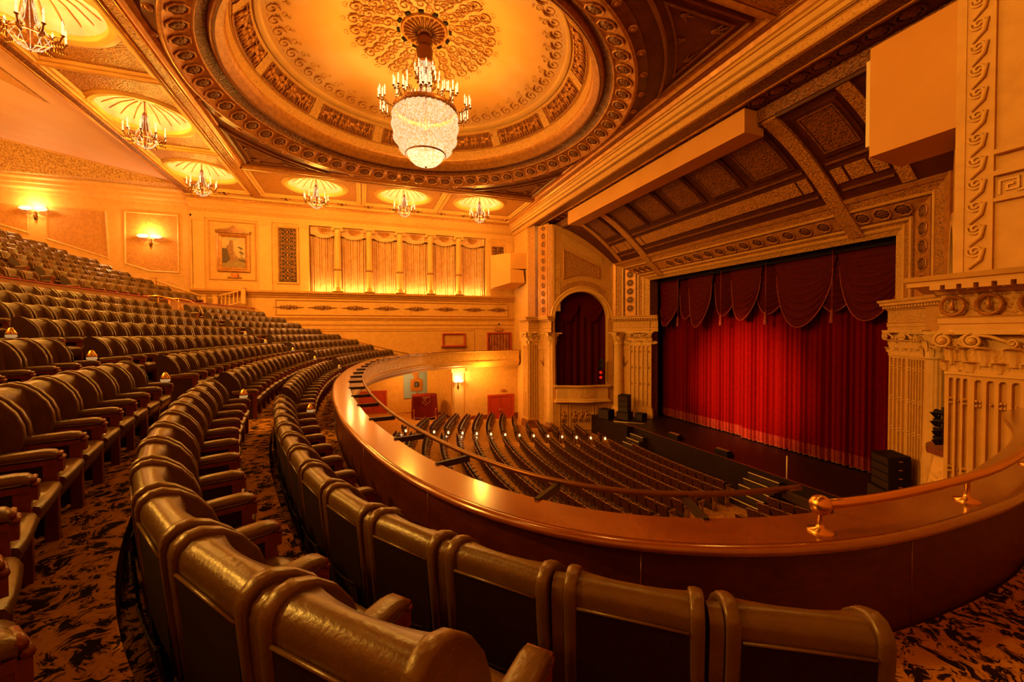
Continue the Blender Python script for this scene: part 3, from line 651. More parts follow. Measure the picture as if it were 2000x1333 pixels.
# ================================================================== recessed side wall of the upper gallery
GW = frame((0,35.0,0),(1,0,0),(0,-1,0))
b = MB(); b.M = GW; b.box(-30,-11.1,-0.5,10.0,-0.3,0.0); b.M = None; b.box(-11.12,-11.0,34.5,35.0,-0.5,9.6)
WALLG = struct(b.build('wall_gallery', PL), 'cream side wall of the upper gallery with damask panels')
b = MB(); b.sweep([(-30,35.0),(-11.1,35.0)], [(0,9.0),(-0.06,9.02),(-0.08,9.2),(-0.3,9.3),(-0.34,9.5),(-0.42,9.56),(-0.46,9.75),(-0.6,9.85),(-0.62,9.95),(0,9.95)]); b.build('cornice', PL, WALLG)
for poly in ([(-14.85,8.28),(-14.9,4.79),(-13.57,4.33),(-11.93,4.3),(-11.91,8.28)], [(-18.8,8.2),(-18.83,6.15),(-15.75,5.08),(-15.85,8.2)], [(-23.5,8.2),(-23.5,7.7),(-19.73,6.47),(-19.7,8.2)]):
    b = MB(); b.M = GW; b.prism(poly, 0.0, 0.015); p = b.build('damask_panel', DAM, WALLG)
    b = MB(); b.M = GW; b.sweep(poly, [(-0.06,0),(-0.06,0.04),(0,0.07),(0.06,0.03),(0.06,0)], closed=True); b.build('panel_moulding', PL, p)
# the walls beside and behind the camera
b = MB(); b.box(-30,12.9,-1.5,-1.2,-2.3,14.0); struct(b.build('wall_near', PL), 'plain side wall at the camera side of the hall')
b = MB(); b.box(-30.3,-30,-1.5,35.2,-2.3,14.0); struct(b.build('wall_rear', PL), 'plain rear wall of the gallery')
# balustrades of the gallery stair
def balustrade(name, x0, z0, x1, z1, y, label, n):
    r = empty(name, (x0, y, min(z0,z1)-0.95)); tag(r, label, 'balustrade')
    L = lambda t: (x0+(x1-x0)*t - x0, 0, z0+(z1-z0)*t - (min(z0,z1)-0.95))
    b = MB(); b.tube([L(0),L(1)],0.07,8); b.build('handrail', PL, r)
    b = MB(); q0, q1 = L(0), L(1); b.tube([(q0[0],0,q0[2]-0.85),(q1[0],0,q1[2]-0.85)],0.06,6); b.build('bottom_rail', PL, r)
    bal = MB(); bal.lathe([(0.06,0),(0.06,0.05),(0.03,0.1),(0.065,0.28),(0.04,0.5),(0.03,0.6),(0.05,0.7),(0.05,0.78)],10); me = bal.mesh('baluster',[PL])
    for k in range(n):
        q = L((k+0.5)/n); place('baluster', me, r, (q[0],0,q[2]-0.82))
    for t in (0,1):
        q = L(t); b = MB(); b.box(q[0]-.13,q[0]+.13,-.13,.13,max(0.0,q[2]-1.0),q[2]+0.1); b.box(q[0]-.17,q[0]+.17,-.17,.17,q[2]+0.1,q[2]+0.16); b.build('newel', PL, r)
balustrade('balustrade', -13.0, 3.64, -10.2, 2.55, 34.0, 'raking plaster balustrade beside the upper seats, under the painting', 14)
balustrade('balustrade', -9.6, 2.6, -7.9, 3.15, 34.2, 'short pale balustrade below the ledge, right of the raking one', 7)
# ================================================================== lower wall of the stalls under the side gallery
b = MB()
low = [(12.9,33.75),(7.0,33.75),(6.85,35.0),(6.3,36.5),(5.4,37.3),(-6,37.3)]
b.sweep(low, [(0,-8.0),(0,-2.2),(-0.3,-2.2),(-0.3,-8.0)])
WALLS = struct(b.build('wall_stalls', PL), 'curving cream wall of the stalls under the side gallery')
b = MB(); b.sweep(low, [(0.0,-7.95),(0.03,-7.95),(0.03,-7.1),(0.0,-7.08)]); bb = b.build('baseboard_far', WOODR); struct(bb)
b = MB(); b.box(7.05,8.0,33.6,33.76,-7.7,-3.2); b.box(7.15,7.9,33.56,33.6,-7.2,-3.6); b.box(6.95,8.1,33.55,33.76,-3.35,-3.0); b.build('pilaster', PLB, WALLS)
def double_door(name, x0, x1, y, z0, z1, label):
    b = MB(); b.box(x0,x0+.18,y-.1,y,z0,z1); b.box(x1-.18,x1,y-.1,y,z0,z1); b.box(x0+.18,x1-.18,y-.1,y,z1-.18,z1); d = struct(b.build(name, REDD), label)
    m = (x0+x1)/2
    for s, (u0,u1) in enumerate(((x0+.18,m-.01),(m+.01,x1-.18))):
        b = MB(); b.box(u0,u1,y-.05,y,z0,z1-.18); b.box(u0+.12,u1-.12,y-.07,y-.05,z0+.95,z1-.35); l = b.build('door_leaf', REDD, d)
        b = MB(); b.box(u0+.05,u1-.05,y-.065,y-.05,z0+.05,z0+.35); b.build('kick_plate', BRASS, l)
        xx = m-.1 if s == 0 else m+.1
        b = MB(); b.tube([(xx,y-.1,z0+.85),(xx,y-.1,z0+1.2)],0.02,6); b.build('door_handle', BRASS, l)
    return d
double_door('door_2', 10.1, 12.5, 33.75, -7.85, -5.4, 'bright red double door in the stalls')
double_door('door_3', -0.3, 2.0, 37.28, -7.3, -5.0, 'dark red door at the rear of the stalls')
ex = empty('exit_light', (11.5,33.7,-5.1)); tag(ex, 'tiny red exit light above the bright red stalls door', 'sign')
b = MB(); b.box(-.2,.2,-.12,0,0,.16); b.build('sign_box', GOLD, ex); b = MB(); b.M = frame((0,-.125,.03),(1,0,0),(0,-1,0)); seg_text(b,'EXIT',-.15,0,.1,0,.008); b.build('sign_lettering', REDGLOW, ex)
# banner with monogram shield
bn = empty('banner', (4.55,37.2,-5.8)); tag(bn, 'pale grey square banner with gold shield and letter R on stalls wall', 'banner')
b = MB(); b.grid(lambda u,v: (-1.12+2.24*u, -0.02*sin(u*18), 2.3*v), 40, 4); b.build('cloth', WHITE, bn)
b = MB(); b.M = frame((0,-0.04,0),(1,0,0),(0,-1,0)); b.prism([(-0.5,0.6),(0.5,0.6),(0.55,1.1),(0.5,1.65),(0.2,1.75),(0.1,2.05),(0.3,2.28),(-0.5,2.28),(-0.3,2.0),(-0.2,1.75),(-0.5,1.65),(-0.55,1.1)],0,0.02); b.prism([(-0.05,0.02),(0.05,0.02),(0.05,0.6),(-0.05,0.6)],0,0.02); b.build('crest', GOLD, bn)
b = MB(); b.M = frame((0,-0.07,0),(1,0,0),(0,-1,0)); b.prism([(-0.2,0.95),(0.2,0.95),(0.22,1.4),(0,1.45),(-0.22,1.4)],0,0.01); b.build('monogram_shield', IRON, bn)
b = MB(); b.M = frame((0,-0.09,0),(1,0,0),(0,-1,0)); seg_text(b,'R',-0.1,1.0,0.32,0.0,0.022); b.build('monogram', WHITE, bn)
# draped organ console
oc = empty('organ_console', (4.9,34.9,-7.25)); tag(oc, 'keyboard console under a red velvet cover with gold crest in the stalls', 'console')
b = MB()
def drape(u,v):
    a = u*2*pi; sx, sy = 0.98, 0.62
    k = 1.0+0.10*(1-v)+0.02*sin(a*14)*(1-v)
    c_, s_ = cos(a), sin(a); p = 0.45
    x = sx*k*(abs(c_)**p)*(1 if c_ > 0 else -1); y = sy*k*(abs(s_)**p)*(1 if s_ > 0 else -1)
    t = min(1, v*1.25); r = 1 if v < 0.8 else max(0.0,(1-v)/0.2)
    return (x*r*(1 if v < .8 else 1), y*r-0.12*(1-t), 0.15+1.9*t)
b.grid(drape, 64, 15); b.build('velvet_cover', mat('console_velvet',(0.20,0.008,0.004),(0.15,0.005,0.003),6,0.7,spec=0.2), oc)
b = MB(); b.box(-0.85,0.85,-0.55,0.5,0,0.2); b.build('plinth', BLACK, oc)
b = MB(); b.M = frame((0,-0.78,0),(1,0,0),(0,-1,0)); seg_text(b,'K',-0.16,1.5,0.36,0.06,0.022); b.tube([(-0.34,1.92,0.05),(-0.34,1.55,0.05),(0,1.3,0.05),(0.34,1.55,0.05),(0.34,1.92,0.05)],0.02,5,closed=True); b.build('crest', GOLD, oc)
b = MB(); b.tube([(-0.9,-0.80,0.3),(-0.4,-0.85,0.2),(0.4,-0.85,0.2),(0.9,-0.80,0.3)],0.03,6); b.build('gold_braid', GOLD, oc)
for k, (dx, dy, w) in enumerate(((-1.0,-1.1,'left'),(0.75,-1.1,'right'))):
    st = empty('stanchion', (4.9+dx,34.9+dy,-7.27)); tag(st, 'slim brass rope post at the %s of the red draped console' % w, 'stanchion', 'brass posts by the draped console')
    b = MB(); b.lathe([(0.14,0),(0.14,0.03),(0.03,0.06),(0.025,0.9),(0.045,0.93),(0.03,1.0),(0,1.02)],12); b.build('post', BRASS, st)
# ================================================================== outer arch, side bays, proscenium
ZS = -6.4                                              # stage floor
far  = dict(B=(12.9,31.3), C=(13.15,30.35), D=(13.3,30.1), E=(13.6,28.75), F=(13.75,28.45), G=(18.35,27.15), I=(20.0,24.9))
near = dict(B=(12.9,5.4),  C=(13.5,5.62),  D=(13.6,5.66), E=(14.6,6.06), F=(14.8,6.14), G=(18.35,7.75), I=(20.0,10.05))
zv = lambda x: 8.35 - 2.85*(max(0.0,(x-13))/5.1)**1.7  # curve of the sounding board
ZH = zv(18.35)
b = MB(); b.box(12.9,13.2,31.3,34.7,-8.0,8.6); b.box(12.9,13.1,-1.5,5.4,-8.0,8.6)
WALLA = struct(b.build('wall_arch', PL), 'outer arch wall framing the stage end of the hall')
def ap(name, b, m, par=None): return b.build(name, m, par or WALLA)
def vquad(b, p, q, z0, z1p, z1q=None, th=0.0):
    """upright panel between two plan points, top may slope"""
    z1q = z1p if z1q is None else z1q
    b.add([(p[0],p[1],z0),(q[0],q[1],z0),(q[0],q[1],z1q),(p[0],p[1],z1p)], [(0,1,2,3)])
def wallframe(p, q, side):
    u = Vector((q[0]-p[0], q[1]-p[1], 0)); n = Vector((u.y,-u.x,0))*side
    return frame((p[0],p[1],0), u, n), u.length
for S, side, nm in ((far, 1, 'far'), (near, -1, 'near')):
    zt = lambda p: zv(p[0])
    b = MB(); vquad(b, S['B'], S['C'], 1.0, 8.57); ap('arch_reveal', b, ORN)
    b = MB(); vquad(b, S['C'], S['D'], 1.0, 8.5); ap('arch_gap', b, DARK2)
    b = MB(); vquad(b, S['D'], S['E'], 1.0, 8.4); ap('medallion_strip', b, GOLD)
    M_, L_ = wallframe(S['D'], S['E'], side)
    for k in range(11): place('medallion', MED, WALLA, mat=M_ @ Matrix.Translation((L_*0.5, 1.75+0.64*k, 0.01)) @ Matrix.Scale(0.72,4))
    b = MB(); b.M = M_; b.rect(0.18,L_-0.18,1.2,8.3,[(0,0),(0,0.04),(0.05,0.05),(0.08,0)]); ap('strip_frame', b, PL)
    b = MB(); vquad(b, S['E'], S['F'], 1.0, zt(S['E']), zt(S['F'])); ap('braid_strip', b, ORN)
    # bay wall with arched opening
    M_, L_ = wallframe(S['F'], S['G'], side); cxa = L_*0.475; ra = 2.08; zs = 1.02
    z0t, z1t = zv(S['F'][0]), zv(S['G'][0])
    top = lambda a: zv(S['F'][0] + (S['G'][0]-S['F'][0])*a/L_)
    bay = MB(); bay.M = M_
    n = 40
    for i in range(n):                                    # spandrel above the arch
        a = pi*i/n; a2 = pi*(i+1)/n
        x1, y1, x2, y2 = cxa-ra*cos(a), zs+ra*sin(a), cxa-ra*cos(a2), zs+ra*sin(a2)
        bay.add([(x1,y1,0),(x2,y2,0),(x2,top(x2),0),(x1,top(x1),0)],[(0,1,2,3)])
    bay.add([(0,zs,0),(cxa-ra,zs,0),(cxa-ra,top(cxa-ra),0),(0,top(0),0)],[(0,1,2,3)]); bay.add([(cxa+ra,zs,0),(L_,zs,0),(L_,top(L_),0),(cxa+ra,top(cxa+ra),0)],[(0,1,2,3)])
    bay.add([(0,-7.9,0),(cxa-ra,-7.9,0),(cxa-ra,zs,0),(0,zs,0)],[(0,1,2,3)]); bay.add([(cxa+ra,-7.9,0),(L_,-7.9,0),(L_,zs,0),(cxa+ra,zs,0)],[(0,1,2,3)])
    bay.add([(cxa-ra,-7.9,0),(cxa+ra,-7.9,0),(cxa+ra,-4.4,0),(cxa-ra,-4.4,0)],[(0,1,2,3)])
    by = ap('bay_wall', bay, PL2)
    # reveal of the arch, archivolt
    b = MB(); b.M = M_
    path = [(cxa-ra,-4.3)]+[(cxa-ra*cos(pi*i/28), zs+ra*sin(pi*i/28)) for i in range(29)]+[(cxa+ra,-4.3)]
    b.sweep(path, [(0,0),(0,-0.8)], pclosed=False); ap('arch_soffit', b, PL, by)
    ap('archivolt', MB().add([],[]) if False else (lambda q: q)(MB()), PL, by) if False else None
    b = MB(); b.M = M_; b.sweep(path[1:-1], [(0,0),(0,0.07),(0.10,0.09),(0.13,0.05),(0.26,0.05),(0.30,0.09),(0.36,0.02),(0.36,0)], smooth=False); ap('archivolt', b, PLB, by)
    if nm == 'far':
        for (a0,a1,f0,f1,m) in ((0.25,0.62,0.0,0.0,ORNL),(cxa+ra+0.0,L_-0.2,0.0,0.0,ORNL)):
            for (q0,q1) in ((1.6,2.6),(2.9,3.9),(4.2,5.2)):
                if q1 < top(a1)-0.4:
                    b = MB(); b.M = M_; b.box(a0,a1,q0,q1,0,0.03); ap('relief_plaque', b, m, by)
        x0, x1 = cxa-1.35, cxa+1.35                      # pierced panel above the arch
        b = MB(); b.M = M_
        pan = [(x0,4.15)]+[(cxa-1.35+2.7*i/8, 4.15+0.28*sin(pi*i/8)) for i in range(1,8)]+[(x1,4.15),(x1,top(x1)-1.35),(x0,top(x0)-1.75)]
        b.prism(pan,0,0.02); ap('pierced_panel', b, ORN, by)
        b = MB(); b.M = M_; b.sweep(pan,[(-0.09,0),(-0.09,0.06),(0,0.08),(0.03,0)],closed=True); ap('panel_moulding', b, GOLD, by)
        b = MB(); b.M = M_; b.add([(0.75,top(0.75)-0.45,0.02),(L_-0.9,top(L_-0.9)-0.3,0.02),(L_-0.9,top(L_-0.9)-0.85,0.02),(0.75,top(0.75)-1.2,0.02)],[(0,1,2,3)]); ap('relief_band', b, ORNL, by)
        b = MB(); b.M = M_; b.sweep([(cxa-2.55*cos(pi*i/16), zs+2.75*sin(pi*i/16)) for i in range(4,13)],[(-0.17,0.02),(0.17,0.02)],pclosed=False); ap('relief_arch_band', b, ORN, by)
        for (a0,a1,q0,q1) in ((0.05,0.18,1.1,top(0.1)-.2),(L_-0.16,L_-0.05,1.1,top(L_)-.2)):
            b = MB(); b.M = M_; b.box(a0,a1,q0,q1,0,0.06); ap('bay_moulding', b, PL, by)
        # recess wall and box front
        b = MB(); b.M = M_; b.box(cxa-ra-.1,cxa+ra+.1,-4.6,zs+ra+.1,-1.3,-1.2); ap('recess_back', b, BLACK, by)
        cur = empty('box_curtain', (M_ @ Vector((cxa,-4.4,-0.75)))); tag(cur, 'dark red draped curtain filling the arched box beside the stage', 'curtain')
        Li = Matrix.Translation(-cur.location)
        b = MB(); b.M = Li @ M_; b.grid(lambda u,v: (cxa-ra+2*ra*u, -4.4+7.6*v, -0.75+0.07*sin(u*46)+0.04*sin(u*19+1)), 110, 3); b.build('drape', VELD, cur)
        for k,(u0,u1) in enumerate(((0.02,0.5),(0.5,0.98))):
            b = MB(); b.M = Li @ M_
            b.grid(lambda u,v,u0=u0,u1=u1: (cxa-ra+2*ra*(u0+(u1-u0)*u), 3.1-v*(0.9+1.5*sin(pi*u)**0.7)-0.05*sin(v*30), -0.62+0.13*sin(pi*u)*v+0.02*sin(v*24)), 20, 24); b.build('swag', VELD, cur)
        bf = empty('box_balcony', (M_ @ Vector((cxa,-5.3,0.0)))); tag(bf, 'bowed cream box front with relief panel below the red arched curtain', 'balcony')
        Li = Matrix.Translation(-bf.location)
        bow = [(cxa-ra-0.02,0.0),(cxa-ra-0.02,0.35),(cxa-1.2,0.42)]+[(cxa-1.2+2.4*i/10,0.42+0.22*sin(pi*i/10)) for i in range(1,10)]+[(cxa+1.2,0.42),(cxa+ra+0.02,0.35),(cxa+ra+0.02,0.0)]
        Mb = Li @ M_ @ Matrix(((1,0,0,0),(0,0,1,0),(0,1,0,0),(0,0,0,1)))
        b = MB(); b.M = Mb; b.sweep(bow,[(0.1,-5.35),(0,-5.3),(0,-5.2),(-0.1,-5.15),(-0.1,-4.3),(0.02,-4.25),(0.08,-4.18),(0.08,-4.08),(-0.15,-4.08),(-0.2,-5.35)]); b.build('front_panel', PLB, bf)
        b = MB(); b.M = Mb; b.sweep(bow[3:-3],[(-0.09,-5.02),(-0.09,-4.42)],pclosed=False); b.build('relief', ORNS, bf)
        for (a0,a1) in ((cxa-ra+.3,cxa-1.1),(cxa-0.95,cxa+0.95),(cxa+1.1,cxa+ra-.2)):
            b = MB(); b.M = M_; b.rect(a0,a1,-7.6,-5.55,[(0,0),(0,0.06),(0.05,0.07),(0.08,0)]); p = ap('dado_panel', b, PL, by)
            for j in range(max(1,int((a1-a0)/0.5))):
                place('relief_figure', FIG[j % 3], p, mat=M_ @ Matrix.Translation((a0+0.35+0.5*j,-7.0,0.0)) @ Matrix.Scale(1.2,4))
    # proscenium splay: bands from the opening outwards
    p, q = S['I'], S['G']; M_, L_ = wallframe(p, q, -side)
    for (f0,f1,m,nm2,h) in ((0,0.15,ORNL,'wave_band',0.05),(0.15,0.20,PL,'fillet',0.09),(0.20,0.29,ORN,'inner_braid',0.03),(0.29,0.33,PL,'fillet',0.08),(0.33,0.38,ORND,'dentil_band',0.02),(0.38,0.66,GOLD,'medallion_strip',0.03),(0.66,0.71,ORND,'dentil_band',0.02),(0.71,0.75,PL,'fillet',0.08),(0.75,0.92,ORN,'outer_braid',0.04),(0.92,1.0,GOLD,'fillet',0.08)):
        b = MB(); b.M = M_; b.box(L_*f0,L_*f1,1.2,3.8+(ZH-3.8)*f1,0,h)
        ap(nm2, b, m)
    for k in range(6): place('medallion', MED, WALLA, mat=M_ @ Matrix.Translation((L_*0.52,1.75+0.64*k,0.035)) @ Matrix.Scale(0.80,4))
    b = MB(); b.box(20.0,20.75,p[1]-(0.0 if side > 0 else 0.4),p[1]+(0.4 if side > 0 else 0.0),-6.4,3.9); ap('jamb', b, ORND if nm == 'far' else ORNL)
# ---- header of the proscenium, same bands
YF, YN = far['I'][1], near['I'][1]; OF, ON = far['G'][1]-YF, YN-near['G'][1]
HX = lambda f: 20.0-1.65*f
HZ = lambda f: 3.8+(ZH-3.8)*f
hn = Vector((-(ZH-3.8),0,-1.65)).normalized()
def header_band(f0, f1, m, name, h, y0=None, y1=None):
    o = hn*h
    ya0 = YN-ON*f0 if y0 is None else y0; yb0 = YF+OF*f0 if y1 is None else y1
    ya1 = YN-ON*f1 if y0 is None else y0; yb1 = YF+OF*f1 if y1 is None else y1
    A = [(HX(f0),ya0,HZ(f0)),(HX(f0),yb0,HZ(f0)),(HX(f1),yb1,HZ(f1)),(HX(f1),ya1,HZ(f1))]
    b = MB(); B = [(x+o.x,y,z+o.z) for x,y,z in A]
    b.add(A+B,[(4,5,6,7),(0,1,5,4),(3,2,6,7),(0,3,7,4),(1,2,6,5)]); ap(name, b, m)
for (f0,f1,m,nm2,h) in ((0,0.15,ORNL,'header_wave_band',0.05),(0.15,0.20,PL,'header_fillet',0.09),(0.20,0.29,ORN,'header_inner_braid',0.03),(0.29,0.33,PL,'header_fillet',0.08),(0.33,0.38,ORND,'header_dentils',0.02),(0.38,0.66,GOLD,'header_medallion_strip',0.03),(0.66,0.71,ORND,'header_dentils',0.02),(0.71,0.75,PL,'header_fillet',0.08),(0.75,0.92,ORN,'header_outer_braid',0.04),(0.92,1.0,GOLD,'header_fillet',0.08)):
    header_band(f0,f1,m,nm2,h)
hu = Vector((0,1,0)); hw = hn.cross(hu)
RIBS = (11.3, 23.4)
for y in [RIBS[0]+0.95+0.80*k for k in range(13)]+[YN-0.6+0.66*k for k in range(3)]+[RIBS[1]+0.65+0.62*k for k in range(3)]:
    m = Matrix((hu, hw, hn)).transposed().to_4x4() @ Matrix.Scale(0.85,4); m.translation = Vector((HX(0.52),y,HZ(0.52)))+hn*0.04; place('header_medallion', MED, WALLA, mat=m)
for y in RIBS: header_band(0.15,1.0,ORN,'header_rib',0.13,y-0.27,y+0.27)
b = MB(); b.box(20.0,20.75,YN,YF,3.8,4.1); ap('lintel_soffit', b, BLACK)
b = MB(); b.box(20.7,20.8,5,30,3.6,9.0); b.box(20.7,20.8,YF-0.0,30,-6.4,4); b.box(20.7,20.8,5,YN,-6.4,4); b.box(22.6,22.7,4,31,-6.4,9); b.box(20.75,22.6,26.2,26.3,-6.4,9); b.box(20.75,22.6,8.6,8.7,-6.4,9); ap('stage_mask', b, BLACK)
# ---- soffit of the outer arch and the curved sounding board
b = MB(); b.box(12.9,13.55,5.0,31.4,8.55,8.62); ap('soffit_scroll_band', b, ORND)
b = MB(); b.box(13.5,13.6,5.0,31.4,8.5,8.56); ap('soffit_fillet', b, GOLD)
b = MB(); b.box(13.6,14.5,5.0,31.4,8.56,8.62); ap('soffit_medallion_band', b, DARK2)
for k in range(32):
    y = 6.84+0.755*k; m = Matrix.Translation((14.02,y,8.555)) @ Matrix.Rotation(pi,4,'X'); place('soffit_medallion', MEDD, WALLA, mat=m)
Xs = [14.5+(18.35-14.5)*i/16 for i in range(17)]
yfar = lambda x: far['F'][1]+(far['G'][1]-far['F'][1])*(x-13.75)/(18.35-13.75)+0.05
ynear = lambda x: near['F'][1]+(near['G'][1]-near['F'][1])*(x-14.8)/(18.35-14.8)-0.05
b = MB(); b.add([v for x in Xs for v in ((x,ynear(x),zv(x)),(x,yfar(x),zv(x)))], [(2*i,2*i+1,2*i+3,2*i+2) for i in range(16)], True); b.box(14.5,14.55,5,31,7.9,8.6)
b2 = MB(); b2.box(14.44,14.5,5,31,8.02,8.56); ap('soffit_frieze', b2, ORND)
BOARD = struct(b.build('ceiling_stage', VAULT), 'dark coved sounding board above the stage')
def vpatch(name, m, y0, y1, x0, x1, h, n=8):
    b = MB(); pr = []
    for i in range(n+1):
        x = x0+(x1-x0)*i/n; s = (zv(x+.01)-zv(x-.01))/.02; nn = Vector((s,0,-1)).normalized(); pr.append((x+nn.x*h, zv(x)+nn.z*h, x, zv(x)))
    vs = [v for q in pr for v in ((q[0],y0,q[1]),(q[0],y1,q[1]),(q[2],y0,q[3]),(q[2],y1,q[3]))]
    fs = []
    for i in range(n):
        k = 4*i; fs += [(k,k+1,k+5,k+4),(k,k+4,k+6,k+2),(k+1,k+3,k+7,k+5)]
    fs += [(0,2,3,1),(4*n,4*n+1,4*n+3,4*n+2)]
    b.add(vs, fs); return b.build(name, m, BOARD)
for y in RIBS: vpatch('rib', ORN, y-0.27, y+0.27, 14.5, 18.35, 0.12, 14)
for y in (YN-1.2, YF+1.2): vpatch('edge_rib', ORN, y-0.2, y+0.2, 14.6, 18.3, 0.06, 12)
def coffers(y0, y1, n):
    w = (y1-y0)/n
    for k in range(n):
        a, c = y0+k*w+0.18, y0+(k+1)*w-0.18
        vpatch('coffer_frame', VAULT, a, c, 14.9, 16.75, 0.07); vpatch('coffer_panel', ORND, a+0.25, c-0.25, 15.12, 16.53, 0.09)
        vpatch('bead', GOLDD, a+0.16, c-0.16, 15.04, 15.09, 0.11, 2); vpatch('bead', GOLDD, a+0.16, c-0.16, 16.56, 16.61, 0.11, 2)
        vpatch('bead', GOLDD, a+0.16, a+0.21, 15.04, 16.61, 0.11); vpatch('bead', GOLDD, c-0.21, c-0.16, 15.04, 16.61, 0.11)
    vpatch('granular_band', ORN, y0+0.6, y1-0.6, 17.25, 17.75, 0.05, 4)
    vpatch('band_bead', GOLDD, y0+0.1, y1-0.1, 16.98, 17.04, 0.06, 2); vpatch('band_bead', GOLDD, y0+0.1, y1-0.1, 17.98, 18.04, 0.06, 2)
    for yy in (y0+0.1, y1-0.5): vpatch('end_square', ORN, yy, yy+0.4, 17.25, 17.75, 0.07, 4)
coffers(RIBS[0]+0.35, RIBS[1]-0.35, 5); coffers(YN-1.0, RIBS[0]-0.35, 1); coffers(RIBS[1]+0.35, YF+1.0, 1)
# ================================================================== pilasters and columns of the order
def leaf_cap(r, h, n, square=None):
    """Corinthian capital on the z axis from 0 to h"""
    b = MB(); b.lathe([(r*0.92,0),(r*1.02,0.04*h),(r*0.95,0.1*h),(r*1.0,0.45*h),(r*1.1,0.75*h),(r*1.25,0.9*h)], 24)
    for row, (z0, hh, rr) in enumerate(((0.08,0.36,1.0),(0.28,0.42,1.04))):
        for i in range(n):
            a = 2*pi*(i+0.5*row)/n; t = Vector((-sin(a),cos(a),0)); o = Vector((cos(a),sin(a),0)); w = 0.62*pi*r/n*1.5
            pts = []
            for (f, ww, out) in ((0,0.55,0.0),(0.35,0.9,0.05),(0.7,1.0,0.13),(0.95,0.75,0.27),(1.0,0.4,0.36),(0.9,0.2,0.40)):
                for s in (-1,-0.5,0,0.5,1): pts.append(o*(r*rr+out*r*(1-0.25*abs(s))) + t*(s*w*ww*0.5) + Vector((0,0,h*(z0+hh*f))))
            b.add([tuple(p) for p in pts], [(j*5+i2, j*5+i2+1, j*5+i2+6, j*5+i2+5) for j in range(5) for i2 in range(4)], True)
    for i in range(4):
        a = pi/4+pi/2*i; o = Vector((cos(a),sin(a),0))
        for s in (-1,1):
            t = Vector((-sin(a),cos(a),0))*s
            b.tube([tuple(o*(r*(1.22+0.1*cos(w))) + t*(r*0.16) + Vector((0,0,h*0.78))+o*(0.16*r*cos(w)*(1-k/18)) + Vector((0,0,0.16*r*sin(w)*(1-k/18)))) for k, w in enumerate([0.5+j*0.6 for j in range(16)])], r*0.05, 5)
            b.tube([tuple(o*r*0.75+t*r*0.7+Vector((0,0,h*0.5))), tuple(o*r*1.0+t*r*0.4+Vector((0,0,h*0.8))), tuple(o*r*1.38+t*r*0.14+Vector((0,0,h*0.88)))], r*0.07, 5)
    A = r*1.5; b.prism([(A,A),(0.35*A,A*0.8),(-0.35*A,A*0.8),(-A,A),(-A*0.8,0.35*A),(-A*0.8,-0.35*A),(-A,-A),(-0.35*A,-A*0.8),(0.35*A,-A*0.8),(A,-A),(A*0.8,-0.35*A),(A*0.8,0.35*A)], h*0.9, h)
    return b.mesh('capital', [PLB])
CAPC = leaf_cap(0.40, 0.95, 8)
def pil_cap(w, h, n):
    """flat capital for a pilaster: a across, b up, c out, centred on a = 0"""
    b = MB(); b.box(-w*0.5,w*0.5,0,0.06*h,0,0.12); b.box(-w*0.5,w*0.5,0.06*h,0.88*h,0,0.05)
    for row, (z0, hh, out) in enumerate(((0.07,0.30,0.07),(0.22,0.50,0.10))):
        m = n+1-row
        for i in range(m):
            x = (i-(m-1)/2)*w/n*0.98; ww = w/n*(0.98 if row else 0.9)
            def leaf(u,v,x=x,ww=ww,z0=z0,hh=hh,out=out,row=row):
                k = (0.45+0.75*sin(pi*min(1,v*0.92+0.06))**0.8)*(1+0.10*cos(v*8*pi))
                t = abs(2*u-1); o = 0.06+0.05*row+out*(v**2)*1.3+(0.10*max(0,v-0.7)/0.3)*(1-t**2)+0.014*cos(u*10*pi)*(1-0.5*v)-0.05*t**2+0.02*(t < 0.12)
                zz = v-0.28*max(0,v-0.8)/0.2*(v-0.8)*4
                return (x+(u-.5)*ww*k, h*(z0+hh*zz*(1-0.10*t**2)), o)
            b.grid(leaf, 20, 14)
    for s in (-1,1):
        b.tube([(x,y,0.26) for x,y,_ in spiral(s*w*0.44,h*0.76,h*0.17,1.9,pi/2,-s,24)],h*0.032,6); b.ell((s*w*0.44,h*0.76,0.27),(h*0.07,h*0.07,0.06),8,5)
        b.tube([(s*w*0.02,h*0.5,0.12),(s*w*0.12,h*0.72,0.17),(s*w*0.30,h*0.86,0.22),(s*w*0.44,h*0.9,0.25)],[h*0.03,h*0.035,h*0.04,h*0.03],6)
        b.tube([(x,y,0.2) for x,y,_ in spiral(s*w*0.12,h*0.72,h*0.09,1.4,-pi/2,-s,14)],h*0.022,5)
    b.prism([(-w*0.6,h*0.9),(w*0.6,h*0.9),(w*0.62,h),(-w*0.62,h)],0,0.28); b.ell((0,h*0.95,0.28),(h*0.09,h*0.08,0.06),8,5); b.ell((0,h*0.66,0.12),(h*0.09,h*0.14,0.07),8,5)
    return b.mesh('capital', [PLB])
